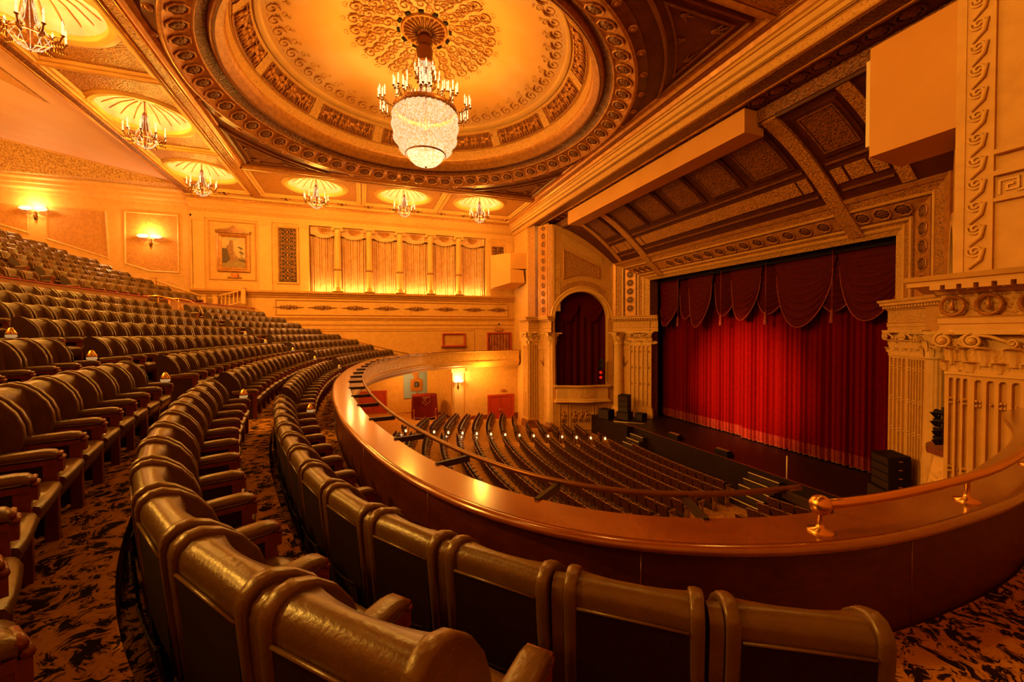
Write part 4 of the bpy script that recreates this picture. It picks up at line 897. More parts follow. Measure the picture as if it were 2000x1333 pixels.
def fluted_face(b, w, z0, z1, n, d=0.085, edge=0.05):
    """ridges between hollow flutes on a flat shaft, c = out"""
    p = (w-2*edge)/n; b.box(-w/2,w/2,z0,z1,-0.3,0.0); b.box(-w/2,w/2,z1-0.08,z1,0,d); b.box(-w/2,w/2,z0,z0+0.1,0,d)
    b.box(-w/2,-w/2+edge-p*.17,z0+.1,z1-.08,0,d*.99); b.box(w/2-edge+p*.17,w/2,z0+.1,z1-.08,0,d*.99)
    for i in range(n+1): b.box(-w/2+edge+p*i-p*0.17, -w/2+edge+p*i+p*0.17, z0+.1, z1-.08, 0, d*.985)
    for i in range(n):                                   # rounded flute heads and small knots
        x = -w/2+edge+p*(i+.5)
        b.add([(x-p*.34,z1-0.08,d*.97),(x-p*.34,z1-0.08-p*.3,d*.97),(x-p*.15,z1-0.08-p*.05,d*.97),(x+p*.15,z1-0.08-p*.05,d*.97),(x+p*.34,z1-0.08-p*.3,d*.97),(x+p*.34,z1-0.08,d*.97)],[(0,1,2),(0,2,3,5),(3,4,5)])
        L_ = z1-z0
        for f in (0.10,0.36,0.62):
            zz = z1-L_*f
            if i % 2 == 0: 
                for (dx,dz) in ((-.12,.05),(.12,.05),(-.12,-.05),(.12,-.05)): b.ell((x+dx*p*1.4,zz+dz,d*0.5),(p*.16,0.045,d*0.7),5,4)
            else: b.ell((x,zz,d*0.5),(p*.14,0.04,d*0.6),5,4)
def pilaster(name, p, q, side, z0, ztop, nfl, label, base_m=PL):
    M_, L_ = wallframe(p, q, side); M_ = M_ @ Matrix.Translation((L_/2,0,0))
    r = empty(name, M_ @ Vector((0,z0,0))); tag(r, label, 'pilaster', 'fluted pilasters beside the stage')
    Mi = Matrix.Translation(-r.location) @ M_
    b = MB(); b.M = Mi; fluted_face(b, L_, z0+0.75, ztop-1.0, nfl); b.build('shaft', PL, r)
    b = MB(); b.M = Mi; b.box(-L_/2-.12,L_/2+.12,z0,z0+.45,-.3,.18); b.box(-L_/2-.08,L_/2+.08,z0+.45,z0+.55,-.3,.14); b.box(-L_/2-.1,L_/2+.1,z0+.55,z0+.66,-.3,.15); b.box(-L_/2-.04,L_/2+.04,z0+.66,z0+.75,-.3,.08); b.build('plinth', base_m, r)
    place('capital', pil_cap(L_,1.0,max(2,nfl//2)), r, mat=Mi @ Matrix.Translation((0,ztop-1.0,0)))
    return r
PLINTH = mat('marbled_plinth', (0.34,0.11,0.03), (0.22,0.06,0.018), 5, 0.4)
ZF = -7.75
pilaster('pilaster', (12.45,31.2),(12.45,30.1), 1, ZF, 0, 5, 'pale fluted pilaster standing by the bright red stalls door', PLINTH)
pilaster('pilaster', (12.47,30.1),(13.35,30.0), 1, ZF, 0, 4, 'shaded return of the pilaster by the red stalls door, facing the hall', PLINTH)
pilaster('pilaster', (19.0,26.05),(20.02,24.75), 1, ZS, 0, 5, 'fluted pilaster at the far edge of the stage opening', PL)
pilaster('pilaster', (20.0,10.2),(19.45,9.35), 1, ZS, 0, 4, 'narrow fluted pilaster face at the near edge of the stage opening', PL)
pilaster('pilaster', (19.45,9.35),(18.9,8.55), 1, ZS, 0, 6, 'reeded pilaster face behind the near loudspeaker stack', PL)
pilaster('pilaster', (12.62,5.38),(12.62,4.93), 1, ZF, 0, 3, 'narrow fluted pilaster with leafy capital right of the four stage lamps', PL)
pilaster('pilaster', (12.5,4.93),(12.5,3.2), 1, ZF, 0, 9, 'broad fluted pilaster with leafy capital at the right edge of the picture', PL)
def column(x, y, z0, label, base_m):
    r = empty('column', (x,y,z0)); tag(r, label, 'column', 'fluted columns beside the stage')
    h = -1.0-z0
    b = MB(); b.lathe([(0.40,0.75),(0.40,1.9),(0.385,1.95),(0.34,h)], 80, mod=lambda a, j: 0.94+0.06*abs(cos(a*10))); b.build('shaft', PL, r)
    b = MB(); b.box(-.62,.62,-.62,.62,0,.42); b.lathe([(0.55,0.42),(0.56,0.5),(0.46,0.56),(0.5,0.64),(0.42,0.75)],28); b.build('plinth', base_m, r)
    place('capital', CAPC, r, (0,0,h)); return r
column(13.9, 28.9, ZF, 'fluted column between the arched box and the red stalls door', PLINTH)
column(18.55, 26.75, ZS, 'fluted column behind the far loudspeaker stack', PL)
column(18.5, 8.1, ZS, 'slim column half hidden behind the four stage lamps', PL)
# recessed ornamental panels between column and pilaster
for (p,q,z0) in (((13.2,30.0),(13.8,28.9),-7.0), ((18.6,26.9),(19.1,26.0),-6.0)):
    M_, L_ = wallframe(p,q,1); b = MB(); b.M = M_; b.box(-.1,L_+.1,z0-.8,0,-.2,.02); b.rect(0.08,L_-.08,z0+.2,-1.3,[(0,0.02),(0,0.06),(0.05,0.07),(0.08,0.02)]); b.build('panel', PL2, WALLA)
    place('panel_ornament', ORNM, WALLA, mat=M_ @ Matrix.Translation((L_/2,-2.6,0.02)) @ Matrix.Scale(0.8,4))
b = MB(); vquad(b,(19.0,26.2),(18.5,27.1),-6.4,1.0); vquad(b,(18.35,7.75),(19.0,8.7),-6.4,1.0); vquad(b,(12.9,31.3),(13.75,28.45),-7.9,1.0); vquad(b,(12.9,5.4),(14.8,6.14),-7.9,1.0); ap('order_back_wall', b, PL2)
# entablatures over the order
def entab(name, path, label, side=1, deep=0.32):
    r = empty(name, (path[0][0],path[0][1],0.0)); tag(r, label, 'entablature', 'entablatures over the stage columns')
    P = [(x-path[0][0],y-path[0][1]) for x,y in path]; s = side
    for nm_, prof, m in (('architrave',[(0,0),(0.02*s,0),(0.02*s,0.12),(0.05*s,0.14),(0.05*s,0.26),(0.09*s,0.3),(0,0.3)],PL),('frieze',[(0,0.3),(0.0+0.02*s,0.3),(0.02*s,0.78),(0,0.78)],ORNL),
                       ('cornice',[(0,0.78),(0.06*s,0.8),(0.1*s,0.86),(0.12*s,0.95),(deep*s,0.98),(deep*s,1.08),((deep+.06)*s,1.1),((deep+.1)*s,1.2),(0,1.22),(-0.3*s,1.22),(-0.3*s,0.78)],PL)):
        b = MB(); b.sweep(P, prof); b.build(nm_, m, r)
    L_ = 0
    me = MB(); me.box(-0.05,0.05,-0.06,0.06,0,0.09); dm = me.mesh('dentil',[PL])
    for i in range(len(P)-1):
        a, c = Vector(P[i]), Vector(P[i+1]); d = c-a; n = int(d.length/0.17); nn = Vector((-d.y,d.x)).normalized()*s
        for k in range(n):
            t = a+d*((k+.5)/n)+nn*0.17; place('dentil', dm, r, (t.x,t.y,0.87), atan2(d.y,d.x))
    return r
entab('entablature', [(13.6,28.3),(13.35,29.95),(12.42,30.0),(12.42,31.5),(12.85,31.6)], 'dark edged entablature over the columns left of the arched box', 1)
entab('entablature', [(20.4,24.5),(18.95,26.2),(18.3,27.1)], 'entablature over the column and pilaster right of the arched box', 1)
entab('entablature', [(18.2,7.6),(18.9,8.4),(20.35,10.5)], 'entablature at the near upper corner of the stage opening', 1)
ne = entab('entablature', [(14.6,6.2),(12.85,5.5),(12.45,5.42),(12.42,4.95),(12.38,3.0)], 'big entablature with wreaths above the near leafy capitals', -1, 0.5)
ne_w = MB(); ne_w.tube([(0.19*cos(a),0.2*sin(a),0.04) for a in [2*pi*i/28 for i in range(28)]], 0.035, 6, closed=True)
for i in range(28):
    a = 2*pi*i/28; ne_w.ell((0.20*cos(a),0.21*sin(a),0.06),(0.035,0.03,0.03),5,4)
ne_w.tube([(0,-0.1,0.04),(0,0.02,0.06),(0,0.16,0.04)],[0.05,0.035,0.02],7); wm = ne_w.mesh('wreath',[GOLD])
for yy in (5.18,4.62,4.0,3.4):
    place('wreath', wm, ne, mat=Matrix.Translation((12.36-14.6,yy-6.2,0.53)) @ Matrix(((0,0,-1,0),(-1,0,0,0),(0,1,0,0),(0,0,0,1))))
mo = MB(); mo.box(-0.09,0.09,-0.2,0.2,0,0.10); mm = mo.mesh('modillion',[PL])
for k in range(10): place('modillion', mm, ne, (12.38-14.6-0.28, 5.3-6.2-0.26*k, 0.88), pi/2)
# face of the outer arch on the near side: wave strip and key-pattern frieze
AW = frame((12.9,0,0),(0,1,0),(-1,0,0))
b = MB(); b.M = AW; b.box(4.86,5.24,1.2,8.2,0,0.03); ap('scroll_strip', b, PL)
for k in range(12):
    z = 1.75+0.5*k; b = MB(); b.M = AW
    b.tube([(x,y,0.05) for x,y,_ in spiral(5.05,z,0.14,1.5,pi*0.1,-1,18)],0.026,6); b.tube([(4.91,z+0.05,0.05),(4.97,z-0.2,0.06),(5.15,z-0.38,0.05)],[0.03,0.05,0.03],6); ap('running_scroll', b, PLB)
b = MB(); b.M = AW; b.box(4.78,4.86,1.2,8.4,0,0.06); b.box(5.24,5.4,1.2,8.5,0,0.05); ap('strip_fillet', b, PL)
b = MB(); b.M = AW; b.box(-1,4.76,2.75,2.83,0,0.1); b.box(-1,4.76,3.3,3.4,0,0.13); b.box(-1,4.76,3.75,3.85,0,0.16); ap('key_frieze_fillet', b, PL)
b = MB(); b.M = AW
for k in range(12):
    a = 4.7-0.36*k; q = 2.92; s = 0.27
    for j_, (x0,y0,x1,y1) in enumerate(((0,0,0,1),(0,1,1,1),(1,1,1,0.2),(1,0.2,0.4,0.2),(0.4,0.2,0.4,0.6),(0.4,0.6,0.7,0.6),(1,0,1.3,0))):
        b.box(a-s*max(x0,x1)-0.02, a-s*min(x0,x1)+0.02, q+s*min(y0,y1)-0.02, q+s*max(y0,y1)+0.02, -0.01-0.001*j_, 0.032+0.0012*j_)
ap('key_pattern', b, PLB)
# ================================================================== hung casings
def casing(name, poly, z0, z1, label, parts=None):
    cxm = sum(p[0] for p in poly)/len(poly); cym = sum(p[1] for p in poly)/len(poly)
    r = empty(name, (cxm,cym,z0)); tag(r, label, 'casing')
    b = MB(); b.prism([(x-cxm,y-cym) for x,y in poly],0,z1-z0); b.build('casing', BEIGE, r); return r, cxm, cym
casing('lighting_bridge', [(13.8,26.0),(14.8,26.0),(14.8,11.75),(13.8,11.75)], 7.58, 8.5, 'long plain beige casing hung below the ceiling over the stage front')
r, mx_, my_ = casing('speaker_casing', [(13.0,7.19),(14.6,7.3),(14.6,2.0),(13.0,2.0)], 4.7, 7.6, 'large plain beige loudspeaker casing high at the right edge')
b = MB(); b.prism([(13.0-mx_,7.19-my_),(13.0-mx_,7.28-my_),(14.2-mx_,7.42-my_),(14.2-mx_,7.32-my_)],0.3,2.6); b.build('side_flap', GREYW, r)
r, mx_, my_ = casing('speaker_casing', [(10.4,33.4),(11.6,31.9),(13.0,31.5),(12.8,33.6)], 5.25, 6.55, 'angular beige loudspeaker casing in the far corner beside the grille')
b = MB(); b.add([(10.4-mx_,33.4-my_,-1.5),(11.6-mx_,31.9-my_,-1.15),(12.75-mx_,31.6-my_,-1.15),(12.6-mx_,33.6-my_,-1.5),(10.4-mx_,33.4-my_,0),(11.6-mx_,31.9-my_,0),(12.65-mx_,31.62-my_,-0.12),(12.6-mx_,33.6-my_,0)],[(0,3,2,1),(0,1,5,4),(1,2,6,5),(2,3,7,6),(3,0,4,7),(4,5,6,7)]); b.build('lower_casing', BEIGE, r)
# ================================================================== stage
b = MB(); b.box(17.1,24,5.5,29.5,-7.9,ZS); b.box(16.6,17.1,23.0,27.5,-7.9,ZS-.0)
STG = struct(b.build('floor_stage', STAGE), 'black stage floor and apron')
b = MB(); b.box(17.09,17.13,5.5,29.5,ZS,ZS+0.02); b.build('stage_edge', WOODR, STG)
def stage_curtain(y0, y1, x, label, ph):
    r = empty('house_curtain', (x,(y0+y1)/2,ZS)); tag(r, label, 'curtain', 'halves of the red house curtain')
    w = y1-y0; nf = int(w/0.26)
    fx = lambda u: 0.085*sin(u*nf*2*pi+ph)+0.05*sin(u*nf*0.73*2*pi+ph*2)+0.03*sin(u*nf*2.1*2*pi)
    b = MB(); b.grid(lambda u,v: (fx(u)*(0.6+0.4*(1-v)), (u-.5)*w, 0.62+9.6*v), nf*9, 3); b.build('drape', VELV, r)
    b = MB(); b.grid(lambda u,v: (fx(u)-0.015, (u-.5)*w, 0.06+0.60*v), nf*9, 2); b.build('fringe', FRNG, r)
    b = MB(); b.tube([(fx(u/(nf*6))-0.02,(u/(nf*6)-.5)*w,0.08) for u in range(nf*6+1)],0.022,4); b.build('hem_braid', GOLDD, r)
stage_curtain(18.1,25.4,21.55,'far half of the red velvet house curtain',0.3); stage_curtain(9.3,18.25,21.25,'near half of the red velvet house curtain',1.9)
# valance of swags and tassels
val = empty('valance', (20.95,17.5,3.9)); tag(val, 'deep red swagged valance with tassels at the top of the stage opening', 'valance')
sw = [(24.95,23.05,0.41),(23.25,21.25,0.87),(22.15,20.0,0.30),(20.2,18.1,0.97),(18.75,16.6,0.65),(17.4,14.9,0.95),(15.95,12.8,0.20),(14.1,11.6,0.92),(12.85,10.0,0.45)]
for k, (ya, yb, zb) in enumerate(sw):
    front = 0.0 if k % 2 == 0 else 0.22
    b = MB(); w = ya-yb; dp = 3.75-zb
    def swg(u,v,ya=ya,w=w,dp=dp,front=front,k=k):
        prof = sin(pi*u)**0.55 if k else sin(pi*(0.12+0.76*u))**0.7
        zz = 3.75-dp*v*(0.22+0.78*prof) if v > 0 else 3.75
        fold = 0.10*abs(sin(v*9*pi+2.4*sin(pi*u)))**0.7*sin(pi*u)*(0.35+0.65*v)
        sq = 1-0.10*v
        return (front-0.30*sin(pi*u)*v**0.6-fold, ya-17.5-w*(0.5+(u-.5)*sq), zz-3.9)
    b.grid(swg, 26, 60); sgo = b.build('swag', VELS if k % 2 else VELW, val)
    b = MB(); pts = [swg(i/30,1.0) for i in range(31)]; b.tube([(p[0]-.02,p[1],p[2]-.03) for p in pts],0.035,5); b.build('swag_fringe', FRNG, sgo)
for k, yy in enumerate((22.7,19.1,16.15,12.8)):
    b = MB(); b.tube([(-0.36,yy-17.5,-0.1),(-0.36,yy-17.5,-2.95)],0.022,5); t = b.build('tassel_cord', FRNG, val)
    b = MB(); b.M = Matrix.Translation((-0.36,yy-17.5,-3.55)); b.lathe([(0.11,0),(0.12,0.1),(0.08,0.45),(0.09,0.52),(0.05,0.62),(0.03,0.68)],10,mod=lambda a,j: 0.85+0.15*abs(cos(6*a))); b.build('tassel', FRNG, t)
b = MB(); b.box(0.4,0.5,-8.5,8.5,-0.8,0.2); b.build('headboard', BLACK, val)
# loudspeaker stacks, monitors, steps and other stage things
def speaker_stack(name, x, y, boxes, rz, label):
    r = empty(name, (x,y,ZS), rz); tag(r, label, 'loudspeaker')
    z = 0.0
    for (w,d,h,tilt) in boxes:
        b = MB(); b.M = Matrix.Translation((0,0,z)) @ Matrix.Rotation(radians(tilt),4,'X'); b.box(-w/2,w/2,-d/2,d/2,0,h); c = b.build('cabinet', BLACK, r)
        b = MB(); b.M = Matrix.Translation((0,0,z)) @ Matrix.Rotation(radians(tilt),4,'X'); b.box(-w/2+.04,w/2-.04,-d/2-.015,-d/2,0.04,h-.04); b.build('grille', IRON, c)
        b = MB(); b.M = Matrix.Translation((0,0,z))
        for s in (-1,1): b.box(s*w/2-.015,s*w/2+.015,-.06,.06,h*.45,h*.55)
        b.build('grip', BRASS, c); z += h*0.985
    return r
speaker_stack('loudspeaker_stack', 18.0, 25.2, [(0.9,0.8,0.55,0),(0.75,0.6,0.42,0),(0.75,0.6,0.42,3),(0.75,0.6,0.42,6)], radians(-60), 'black loudspeaker stack at the far side of the stage')
speaker_stack('loudspeaker_stack', 18.6, 9.45, [(1.1,0.9,0.5,0),(0.95,0.7,0.32,0),(0.95,0.7,0.32,2),(0.95,0.7,0.32,4),(0.95,0.7,0.32,6)], radians(-120), 'black loudspeaker stack at the near side of the stage by the reeded pilaster')
def plain_box(name, x, y, z, w, d, h, rz, label, m=BLACK, cat='box'):
    r = empty(name, (x,y,z), rz); tag(r, label, cat); b = MB(); b.box(-w/2,w/2,-d/2,d/2,0,h); b.build('cabinet', m, r)
    b = MB(); b.box(-w/2+.05,w/2-.05,-d/2-.012,-d/2,.05,h-.05); b.build('front_grille', IRON, r); return r
plain_box('subwoofer', 16.9, 25.9, ZS, 0.9, 0.7, 0.7, radians(-70), 'low black box at the far end of the stage apron', BLACK, 'loudspeaker')
plain_box('subwoofer', 18.9, 24.5, ZS, 0.6, 0.6, 0.5, radians(-70), 'small black box right of the far loudspeaker stack', BLACK, 'loudspeaker')
for k, (x,y,w) in enumerate(((17.45,19.4,'far'),(17.4,15.9,'near'))):
    r = empty('stage_monitor', (x,y,ZS), radians(-90)); tag(r, 'low wedge monitor on the stage edge, the %s one of two' % w, 'loudspeaker', 'wedge monitors on the stage edge')
    b = MB(); b.M = Matrix(((0,0,1,0),(1,0,0,0),(0,1,0,0),(0,0,0,1))); b.prism([(-0.22,0),(0.25,0),(0.25,0.12),(0.02,0.34),(-0.22,0.30)],-0.4,0.4); b.build('wedge', BLACK, r)
    b = MB(); b.M = Matrix(((0,0,1,0),(1,0,0,0),(0,1,0,0),(0,0,0,1))); b.add([(-0.2,0.315,-.38),(0.0,0.35,-.38),(0.0,0.35,.38),(-0.2,0.315,.38)],[(0,1,2,3)]); b.build('top_plate', mat('brown_top',(0.22,0.09,0.03)), r)  # top plate in a brown lighter than the black wedge
def steps(x, y, n, w, label, rail=False):
    r = empty('stage_steps', (x,y,-7.75)); tag(r, label, 'steps')
    for k in range(n):
        b = MB(); b.box(-0.3*(n-k),0.0,-w/2,w/2,0.24*k,0.24*(k+1)); s = b.build('step', IRON, r)
        b = MB(); b.box(-0.3*(n-k)-.01,-0.3*(n-k)+.025,-w/2,w/2,0.24*(k+1)-.02,0.24*(k+1)+.008); b.build('white_nosing', GREYW, s)
    if rail:
        b = MB(); b.tube([(0.1,-w/2-.05,1.2),(0.1,-w/2-.05,2.35)],0.03,6); b.build('handrail_post', GREYW, r)
    return r
steps(17.05,22.2,4,1.3,'black steps with white nosings at the far end of the stage front'); steps(17.05,13.2,5,1.5,'black steps with white nosings and upright rail near the aisle', True)
r = empty('stage_cable', (17.3,23.6,ZS)); tag(r, 'pale thin rod lying on the stage by the far loudspeakers', 'rod'); b = MB(); b.tube([(-0.6,1.1,0.03),(0.9,-0.4,0.05)],0.025,5); b.build('rod', GREYW, r)
# four stage lamps on the near box and four in the far arched box
def lamp_tree(x, y, z, aim, label, lens, s=1.0):
    r = empty('stage_lamp_tree', (x,y,z)); tag(r, label, 'stage lamps'); b = MB(); b.tube([(0,0,-0.1),(0,0,1.5*s)],0.03,6); b.build('boom', IRON, r)
    for k in range(4):
        d = Vector(aim[k]).normalized(); c = Vector((0,0,(0.1+0.38*k)*s)); m = frame(c, d.orthogonal(), d, d.cross(d.orthogonal()))
        b = MB(); b.M = m; b.lathe([(0.0,-0.25*s),(0.10*s,-0.25*s),(0.11*s,0.1*s),(0.15*s,0.22*s),(0.15*s,0.26*s),(0.12*s,0.26*s)],14); h = b.build('lamp_head', BLACK, r)
        b = MB(); b.M = m; b.lathe([(0,0.23*s),(0.13*s,0.235*s)],14); b.build('lens', lens[k], h)
        b = MB(); b.M = m; b.box(-.2*s,.2*s,.16*s,.2*s,-.05,.2*s); b.box(-.2*s,-.16*s,-.18*s,.18*s,.1*s,.3*s); b.build('barn_door', BLACK, h)
lamp_tree(13.35,5.76,-2.72,[(-.25,1,-.35),(-.25,1,-.3),(.2,1,-.1),(.3,1,-.05)],'tree of four black stage lamps beside the narrow leafy pilaster',[GREYW,GREYW,IRON,IRON],0.55)
lamp_tree(17.3,27.3,-3.6,[(-.6,-1,0),(-.6,-1,0),(.5,-.4,.5),(.5,-.4,.5)],'tree of four stage lamps with red lenses inside the arched box',[REDGLOW,REDGLOW,BRASS,BRASS],1.0)
# near-side box rounding out beside the pilaster
nb = empty('corner_box', (13.5,5.72,-3.0)); tag(nb, 'small rounded box front with dark rim below the stage lamps', 'balcony')
pb_ = [(0.0,-0.4),(-0.12,-0.05),(0.02,0.25),(0.35,0.42),(0.9,0.5),(1.5,0.6)]
b = MB(); b.sweep(pb_,[(0.0,-1.2),(0.12,-0.9),(0.0,-0.1),(-0.2,-0.1),(-0.2,-1.2)],smooth=False); b.build('front_panel', ORNS, nb)
b = MB(); b.sweep(pb_,[(0.14,-0.1),(0.14,0.05),(-0.3,0.05),(-0.3,-0.1)]); b.build('rim', WOODR, nb)
# ================================================================== balcony: curves
def catmull(P, step=0.25):
    out = []
    for i in range(len(P)-1):
        p0 = Vector(P[max(0,i-1)]); p1 = Vector(P[i]); p2 = Vector(P[i+1]); p3 = Vector(P[min(len(P)-1,i+2)])
        n = max(1, int((p2-p1).length/0.12))
        for k in range(n):
            t = k/n; out.append(0.5*((2*p1)+(p2-p0)*t+(2*p0-5*p1+4*p2-p3)*t*t+(3*p1-p0-3*p2+p3)*t**3))
    out.append(Vector(P[-1])); return resample(out, step)
def resample(Q, step):
    Q = [Vector(q) for q in Q]; L = [0]
    for a, b_ in zip(Q, Q[1:]): L.append(L[-1]+(b_-a).length)
    n = max(2, int(round(L[-1]/step))); out = []; j = 0
    for i in range(n+1):
        s = L[-1]*i/n
        while j < len(L)-2 and L[j+1] < s: j += 1
        t = (s-L[j])/max(1e-9, L[j+1]-L[j]); out.append(Q[j].lerp(Q[j+1], t))
    return out
def smooth(Q, it):
    for _ in range(it): Q = [Q[0]]+[(Q[i-1]+2*Q[i]+Q[i+1])/4 for i in range(1,len(Q)-1)]+[Q[-1]]
    return Q
C1raw = [(4.6,-0.2),(3.0,0.55),(2.0,1.1),(1.43,1.42),(0.88,1.91),(0.40,2.45),(0.0,3.05),(-0.30,3.70),(-0.52,4.35),(-0.80,5.35),(-0.96,6.0),(-1.16,6.85),(-1.40,8.18),(-1.58,9.5),(-1.71,10.9),(-1.80,12.4),(-1.84,14.0),(-1.82,16.1),(-1.71,18.4),(-1.43,21.1),(-1.10,23.2),(-0.2,26.65),(1.15,30.5),(2.32,32.9),(2.9,34.0)]
C1 = smooth(catmull(C1raw, 0.2), 12)
PARraw = [(12.5,3.5),(11.6,3.6),(10.8,3.42),(8.7,2.55),(5.84,1.93),(4.49,1.84),(3.71,1.85),(3.02,1.95),(2.45,2.12),(2.01,2.33),(1.57,2.63),(1.28,2.93),(0.98,3.33),(0.65,3.97),(0.28,4.99),(-0.06,6.42),(-0.30,7.7),(-0.47,9.04),(-0.66,10.99),(-0.78,13.77),(-0.72,16.0),(-0.55,18.6),(-0.1,22.0),(0.53,24.84),(1.62,27.3),(3.17,29.8),(4.84,31.7),(7.67,32.9),(10.5,33.15),(12.7,33.2)]
PAR = smooth(catmull(PARraw, 0.2), 6)
def offset(Q, d):
    out = []
    for i in range(len(Q)):
        t = (Q[min(len(Q)-1,i+1)]-Q[max(0,i-1)]).normalized(); out.append(Q[i]+Vector((-t.y,t.x))*d)
    return out
xy = lambda Q: [(q.x,q.y) for q in Q]
TREAD, RISE, S_UP = 1.11, 0.39, 11.5
row_s = lambda k: (0.0, 1.13, 2.24)[k-1] if k <= 3 else 2.24+(k-3)*1.09 if k <= 8 else S_UP+(k-9)*0.95
row_top = lambda k: -1.24+RISE*(k-1) if k <= 8 else 2.63+0.40*(k-9)
row_floor = lambda k: row_top(k)-1.03
# ================================================================== balcony floor
fl = MB(); pol = xy(PAR)+[(12.7,34.6),(3.2,34.6)]+xy(offset(C1,0.14))[::-1]+[(4.4,-1.2),(12.6,-1.2)]
fl.add([(x,y,row_floor(1)) for x,y in pol], [tuple(range(len(pol)))])
edge = 0.14
for k in range(2, 19):
    s0, s1, z = (row_s(k-1)+0.14), row_s(k)+0.14, row_floor(k)
    if k == 9:
        fl.sweep(xy(offset(C1,s0)), [(0,0.66),(2.2,0.66),(2.2,-0.4),(0,-0.4)]); s0 += 2.2
    fl.sweep(xy(offset(C1,s0)), [(0,z),(s1-s0,z),(s1-s0,z-1.2),(0,z-1.2)])
FLB = struct(fl.build('floor_balcony', CARP), 'stepped balcony floor with scroll-patterned carpet')
# ================================================================== parapet
ZP = -1.5
par = empty('balcony_parapet', (-0.78,13.77,row_floor(1))); tag(par, 'long curved wooden balcony parapet with polished top in front of the first row', 'parapet')
PO = (-0.78, 13.77, row_floor(1))
def pp(name, b, m, parent=None):
    b.v = [(x-PO[0],y-PO[1],z-PO[2]) for x,y,z in b.v]; return b.build(name, m, parent or par)
def cut(b, Q, i0, i1, prof):
    """sweep of one stretch of a long path, its ends mitred like the whole path"""
    n = len(prof); vs = []
    for i in range(i0, i1+1):
        t = (Q[min(len(Q)-1,i+1)]-Q[max(0,i-1)]).normalized()
        vs += [(Q[i].x-t.y*o, Q[i].y+t.x*o, h) for o, h in prof]
    m = i1-i0+1
    b.add(vs, [(i*n+j,(i+1)*n+j,(i+1)*n+(j+1)%n,i*n+(j+1)%n) for i in range(m-1) for j in range(n)]); b.add(vs[:n],[tuple(range(n))]); b.add(vs[-n:],[tuple(range(n))[::-1]])
def spans(Q, L):
    n = max(1, int(round(L/0.2))); return [(i, min(len(Q)-1, i+n)) for i in range(0, len(Q)-1, n)]
def chunks(Q, L):
    n = max(1, int(round(L/0.2))); return [Q[i:i+n+1] for i in range(0, len(Q)-1, n)]
for (ia, ib) in spans(PAR, 2.2):
    q = PAR[ia:ib+1]
    b = MB(); cut(b, PAR, ia, ib, [(-0.03,row_floor(1)-.05),(-0.03,ZP-0.07),(-0.07,ZP-0.07),(-0.07,row_floor(1)-.05)]); pn = pp('panel', b, WOOD)
    e0, e1 = PAR[ib], row_floor(1)
    t = (PAR[ib]-PAR[ib-1]).normalized(); c = PAR[ib]-Vector((-t.y,t.x))*0.029
    b = MB(); b.tube([(c.x,c.y,e1),(c.x,c.y,ZP-0.08)],0.004,4); pp('panel_joint', b, WOODT, pn)
    b = MB()
    for i in range(2, len(q)-1, 3):
        t = (q[i+1]-q[i-1]).normalized(); nrm = Vector((-t.y,t.x)); c = q[i]-nrm*0.03
        b.ell((c.x,c.y,ZP-0.11),(0.008,0.008,0.008),6,4)
    if b.v: pp('screws', b, BRASS, pn)
for (ia, ib) in spans(PAR, 3.8):
    b = MB(); cut(b, PAR, ia, ib, [(0.0,ZP),(-0.40,ZP),(-0.42,ZP-0.02),(-0.42,ZP-0.06),(0.0,ZP-0.06)]); pp('top_board', b, WOODT)
b = MB(); b.sweep(xy(PAR), [(0.0,ZP-0.005),(0.035,ZP-0.012),(0.055,ZP-0.035),(0.055,ZP-0.06),(0.03,ZP-0.08),(-0.03,ZP-0.085),(-0.03,ZP-0.005)], smooth=True); pp('nosing', b, WOODT)
b = MB(); b.sweep(xy(PAR), [(-0.40,ZP-0.06),(-0.36,ZP-0.12),(-0.36,ZP-0.16),(-0.30,ZP-0.16),(-0.3,ZP-0.06)]); pp('outer_moulding', b, PLB)
b = MB(); b.sweep(xy(PAR), [(-0.33,ZP-0.16),(-0.33,ZP-0.85),(-0.25,ZP-0.85),(-0.25,ZP-0.16)]); pp('ornamental_front', b, ORNS)
b = MB(); b.sweep(xy(PAR), [(-0.33,ZP-0.85),(-0.42,ZP-0.9),(-0.42,ZP-1.0),(-0.34,ZP-1.04),(-0.32,ZP-1.2),(-0.10,ZP-1.3),(-0.08,ZP-1.4),(0.2,ZP-1.45),(0.2,ZP-0.85)]); pp('lower_moulding', b, PL)
b = MB(); pol = xy(offset(PAR,-0.05)); pol = pol+[(12.7,34.7),(-6,37.5),(-14,37.5),(-14,-1.2),(12.6,-1.2)]
b.add([(x,y,ZP-1.4) for x,y in pol],[tuple(range(len(pol)))]); sof = b.build('ceiling_stalls', PL2); struct(sof, 'plaster soffit under the balcony')
